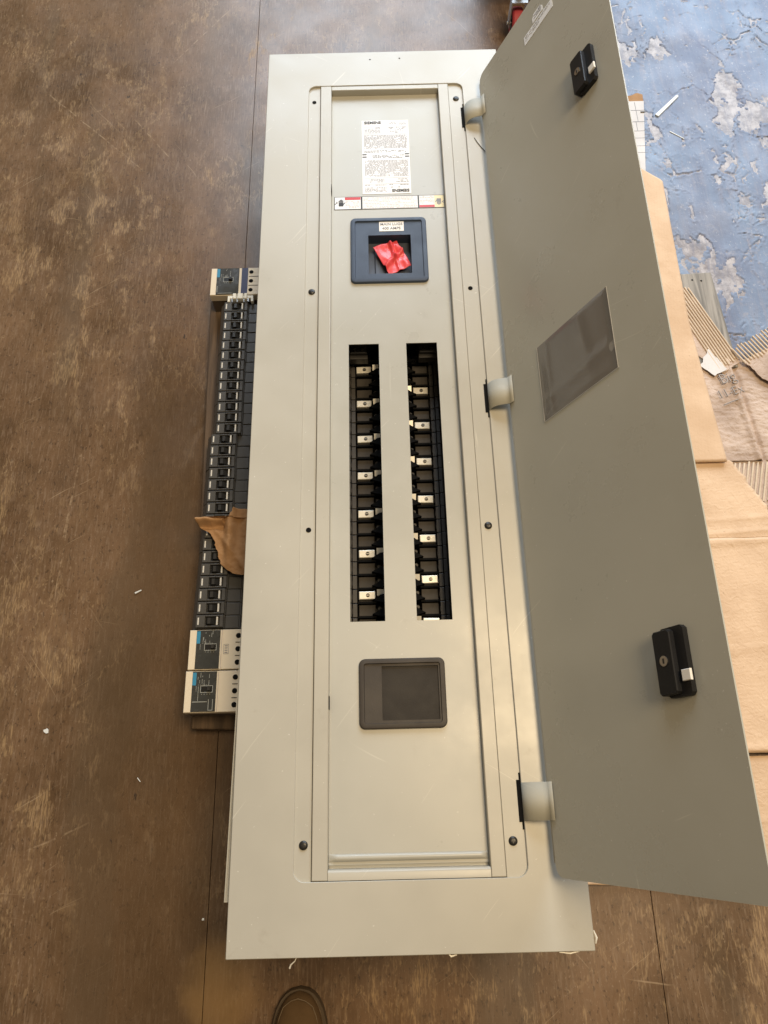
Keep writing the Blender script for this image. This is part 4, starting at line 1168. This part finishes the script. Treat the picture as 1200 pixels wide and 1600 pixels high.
sliver('paint_chip', 'thin pale sliver on dusty brown floor below the board end', (-0.4920, 0.2480), (-0.4860, 0.2410), 0.0018, 0.001, 'chip_white', 'paint chip', group='pale chips on the floor')
def film(label, pts, r):
    o = MB().tube(pts, r, 6).build('film_scrap', 'film_scrap', smooth=True)
    tag(o, label, 'film scrap', 'protective film scraps on the cover edge')
film('pale thread of film hanging off the near cover edge, left of centre', [(-0.1560, 0.0020, ZT - 0.002), (-0.1590, -0.0040, ZT - 0.004), (-0.1645, -0.0085, ZT - 0.006), (-0.1665, -0.0130, ZT - 0.008)], [0.0006, 0.0007, 0.0010, 0.0014])
film('pale film scrap under the near cover edge, right of centre', [(0.0520, 0.0010, ZT - 0.004), (0.0560, -0.0030, ZT - 0.005), (0.0640, -0.0010, ZT - 0.004)], [0.0008, 0.0016, 0.0008])
film('pale film scrap at the near right cover corner', [(0.2545, 0.0250, ZT - 0.001), (0.2570, 0.0160, ZT), (0.2555, 0.0090, ZT - 0.001)], [0.0008, 0.0022, 0.0010])
film('flat film scrap under the near right end of cover edge', [(0.2050, -0.0010, ZT - 0.004), (0.2200, -0.0026, ZT - 0.004), (0.2330, -0.0004, ZT - 0.004)], [0.0006, 0.0012, 0.0006])
o = MB().tube([(0.1880, 1.4960, ZT + 0.0006), (0.1935, 1.4820, ZT + 0.0010), (0.2020, 1.4660, ZT + 0.0012), (0.2120, 1.4520, ZT + 0.0008)], 0.0007, 6).build('dark_thread', 'thread_dark', smooth=True)
tag(o, 'thin dark thread on the cover below the far hinge strap', 'thread')

# ------------------------------------------------------------------ cart with a red caster beyond the far end
ca = tag(empty('cart', (0.612, 2.462, 0)), 'dark cart with a red caster at the top edge behind the door', 'cart')
MB().box(-0.30, 0.02, -0.165, 0.55, 0.155, 0.190, None, 0.004).build('deck', 'cart_dark', ca)
MB().box(-0.30, 0.02, -0.165, -0.145, 0.125, 0.1549, None, 0.003).build('skirt', 'cart_dark', ca)
def caster(x, y):
    wh = MB()
    prof = [(0.018, -0.014), (0.033, -0.015), (0.0375, -0.011), (0.0385, 0.0), (0.0375, 0.011), (0.033, 0.015), (0.018, 0.014)]
    n = 32
    vs = []
    for i in range(n):
        a = 2 * math.pi * i / n
        for r, t in prof: vs.append((x + t, y + r * math.cos(a), 0.0388 + r * math.sin(a)))
    k = len(prof)
    fs = [(i * k + j, ((i + 1) % n) * k + j, ((i + 1) % n) * k + j + 1, i * k + j + 1) for i in range(n) for j in range(k - 1)]
    w_ = wh.add(vs, fs).build('wheel', 'rubber_red', ca, smooth=True, angle=40)
    MB().cyl((x - 0.0145, y, 0.0388), 0.0185, 0.029, 'x', 24).build('hub', 'cart_dark', w_)
    f = MB()
    for s in (-1, 1): f.box(x + s * 0.0205 - 0.0012, x + s * 0.0205 + 0.0012, y - 0.012, y + 0.020, 0.032, 0.098)
    f.box(x - 0.0217, x + 0.0217, y - 0.012, y + 0.026, 0.0981, 0.102)
    f.cyl((x - 0.026, y, 0.0388), 0.005, 0.052, 'x', 12)
    f.cyl((x, y + 0.012, 0.102), 0.010, 0.0530, 'z', 14)
    f.build('fork', 'zinc', ca)
caster(-0.234, -0.262)
caster(-0.030, -0.090)
caster(-0.250, 0.480); caster(-0.030, 0.480)

# ------------------------------------------------------------------ tip of a boot at the near edge
sh = tag(empty('boot', (-0.1810, -0.0905, 0)), 'brown suede boot toe poking in at the near edge', 'boot')
def halfw(s):
    T = [(0, 0.0), (0.003, 0.014), (0.008, 0.0225), (0.016, 0.0300), (0.03, 0.0375), (0.05, 0.0430), (0.09, 0.0475), (0.14, 0.0420), (0.20, 0.034), (0.26, 0.034), (0.285, 0.026), (0.30, 0.0)]
    for (a, c), (d, e) in zip(T, T[1:]):
        if a <= s <= d: return c + (e - c) * (s - a) / (d - a)
    return 0
SS = [0, 0.003, 0.008, 0.016, 0.03, 0.05, 0.07, 0.09, 0.115, 0.14, 0.17, 0.20, 0.23, 0.26, 0.285, 0.30]
ol = [(halfw(s), -s) for s in SS] + [(-halfw(s), -s) for s in SS[-2:0:-1]]
MB().loft([[(x * 1.04, y * 1.0 + 0.001) for x, y in ol], [(x * 1.05, y + 0.002) for x, y in ol], [(x * 1.03, y) for x, y in ol]], [0.0005, 0.014, 0.020], None, True, True).build('sole', 'sole_brown', sh, smooth=True, angle=50)
def top(s):
    T = [(0, 0.022), (0.004, 0.034), (0.012, 0.046), (0.03, 0.055), (0.06, 0.060), (0.10, 0.070), (0.15, 0.098), (0.19, 0.135), (0.20, 0.16), (0.30, 0.16)]
    for (a, c), (d, e) in zip(T, T[1:]):
        if a <= s <= d: return c + (e - c) * (s - a) / (d - a)
    return 0.16
rings = []
for s in SS:
    hw = max(halfw(s) * 0.93, 0.0008); zt = top(s)
    ring = []
    for i in range(17):
        a = math.pi * i / 16
        ring.append((hw * math.copysign(abs(math.cos(a)) ** 0.75, math.cos(a)), -0.0025 - s * 0.99, 0.0195 + (zt - 0.0195) * abs(math.sin(a)) ** 0.7))
    rings.append(ring)
vs = [p for r in rings for p in r]
fs = [(k * 17 + i, k * 17 + i + 1, (k + 1) * 17 + i + 1, (k + 1) * 17 + i) for k in range(len(SS) - 1) for i in range(16)]
up = MB().add(vs, fs).build('upper', 'suede', sh, smooth=True, angle=70)
sd = up.modifiers.new('sub', 'SUBSURF'); sd.levels = 1; sd.render_levels = 2
for k, (ins, zz) in enumerate(((0.004, 0.0215), (0.0085, 0.044))):
    pts = []
    for x, y in ([(-halfw(s), -s) for s in SS[7::-1]] + [(halfw(s), -s) for s in SS[1:8]]):
        f = 1 - ins / 0.043
        pts.append((x * f, y * 1.0 - ins * (1.0 if abs(x) < 0.03 else 0.6), zz + (0.004 if k and abs(x) < 0.02 else 0)))
    MB().tube(pts, 0.0008 if k else 0.0012, 6).build('seam', 'stitch_tan', sh, smooth=True)
for o in list(bpy.data.objects):
    if o.type == 'MESH' and o.data.users == 1: o.data.name = o.name
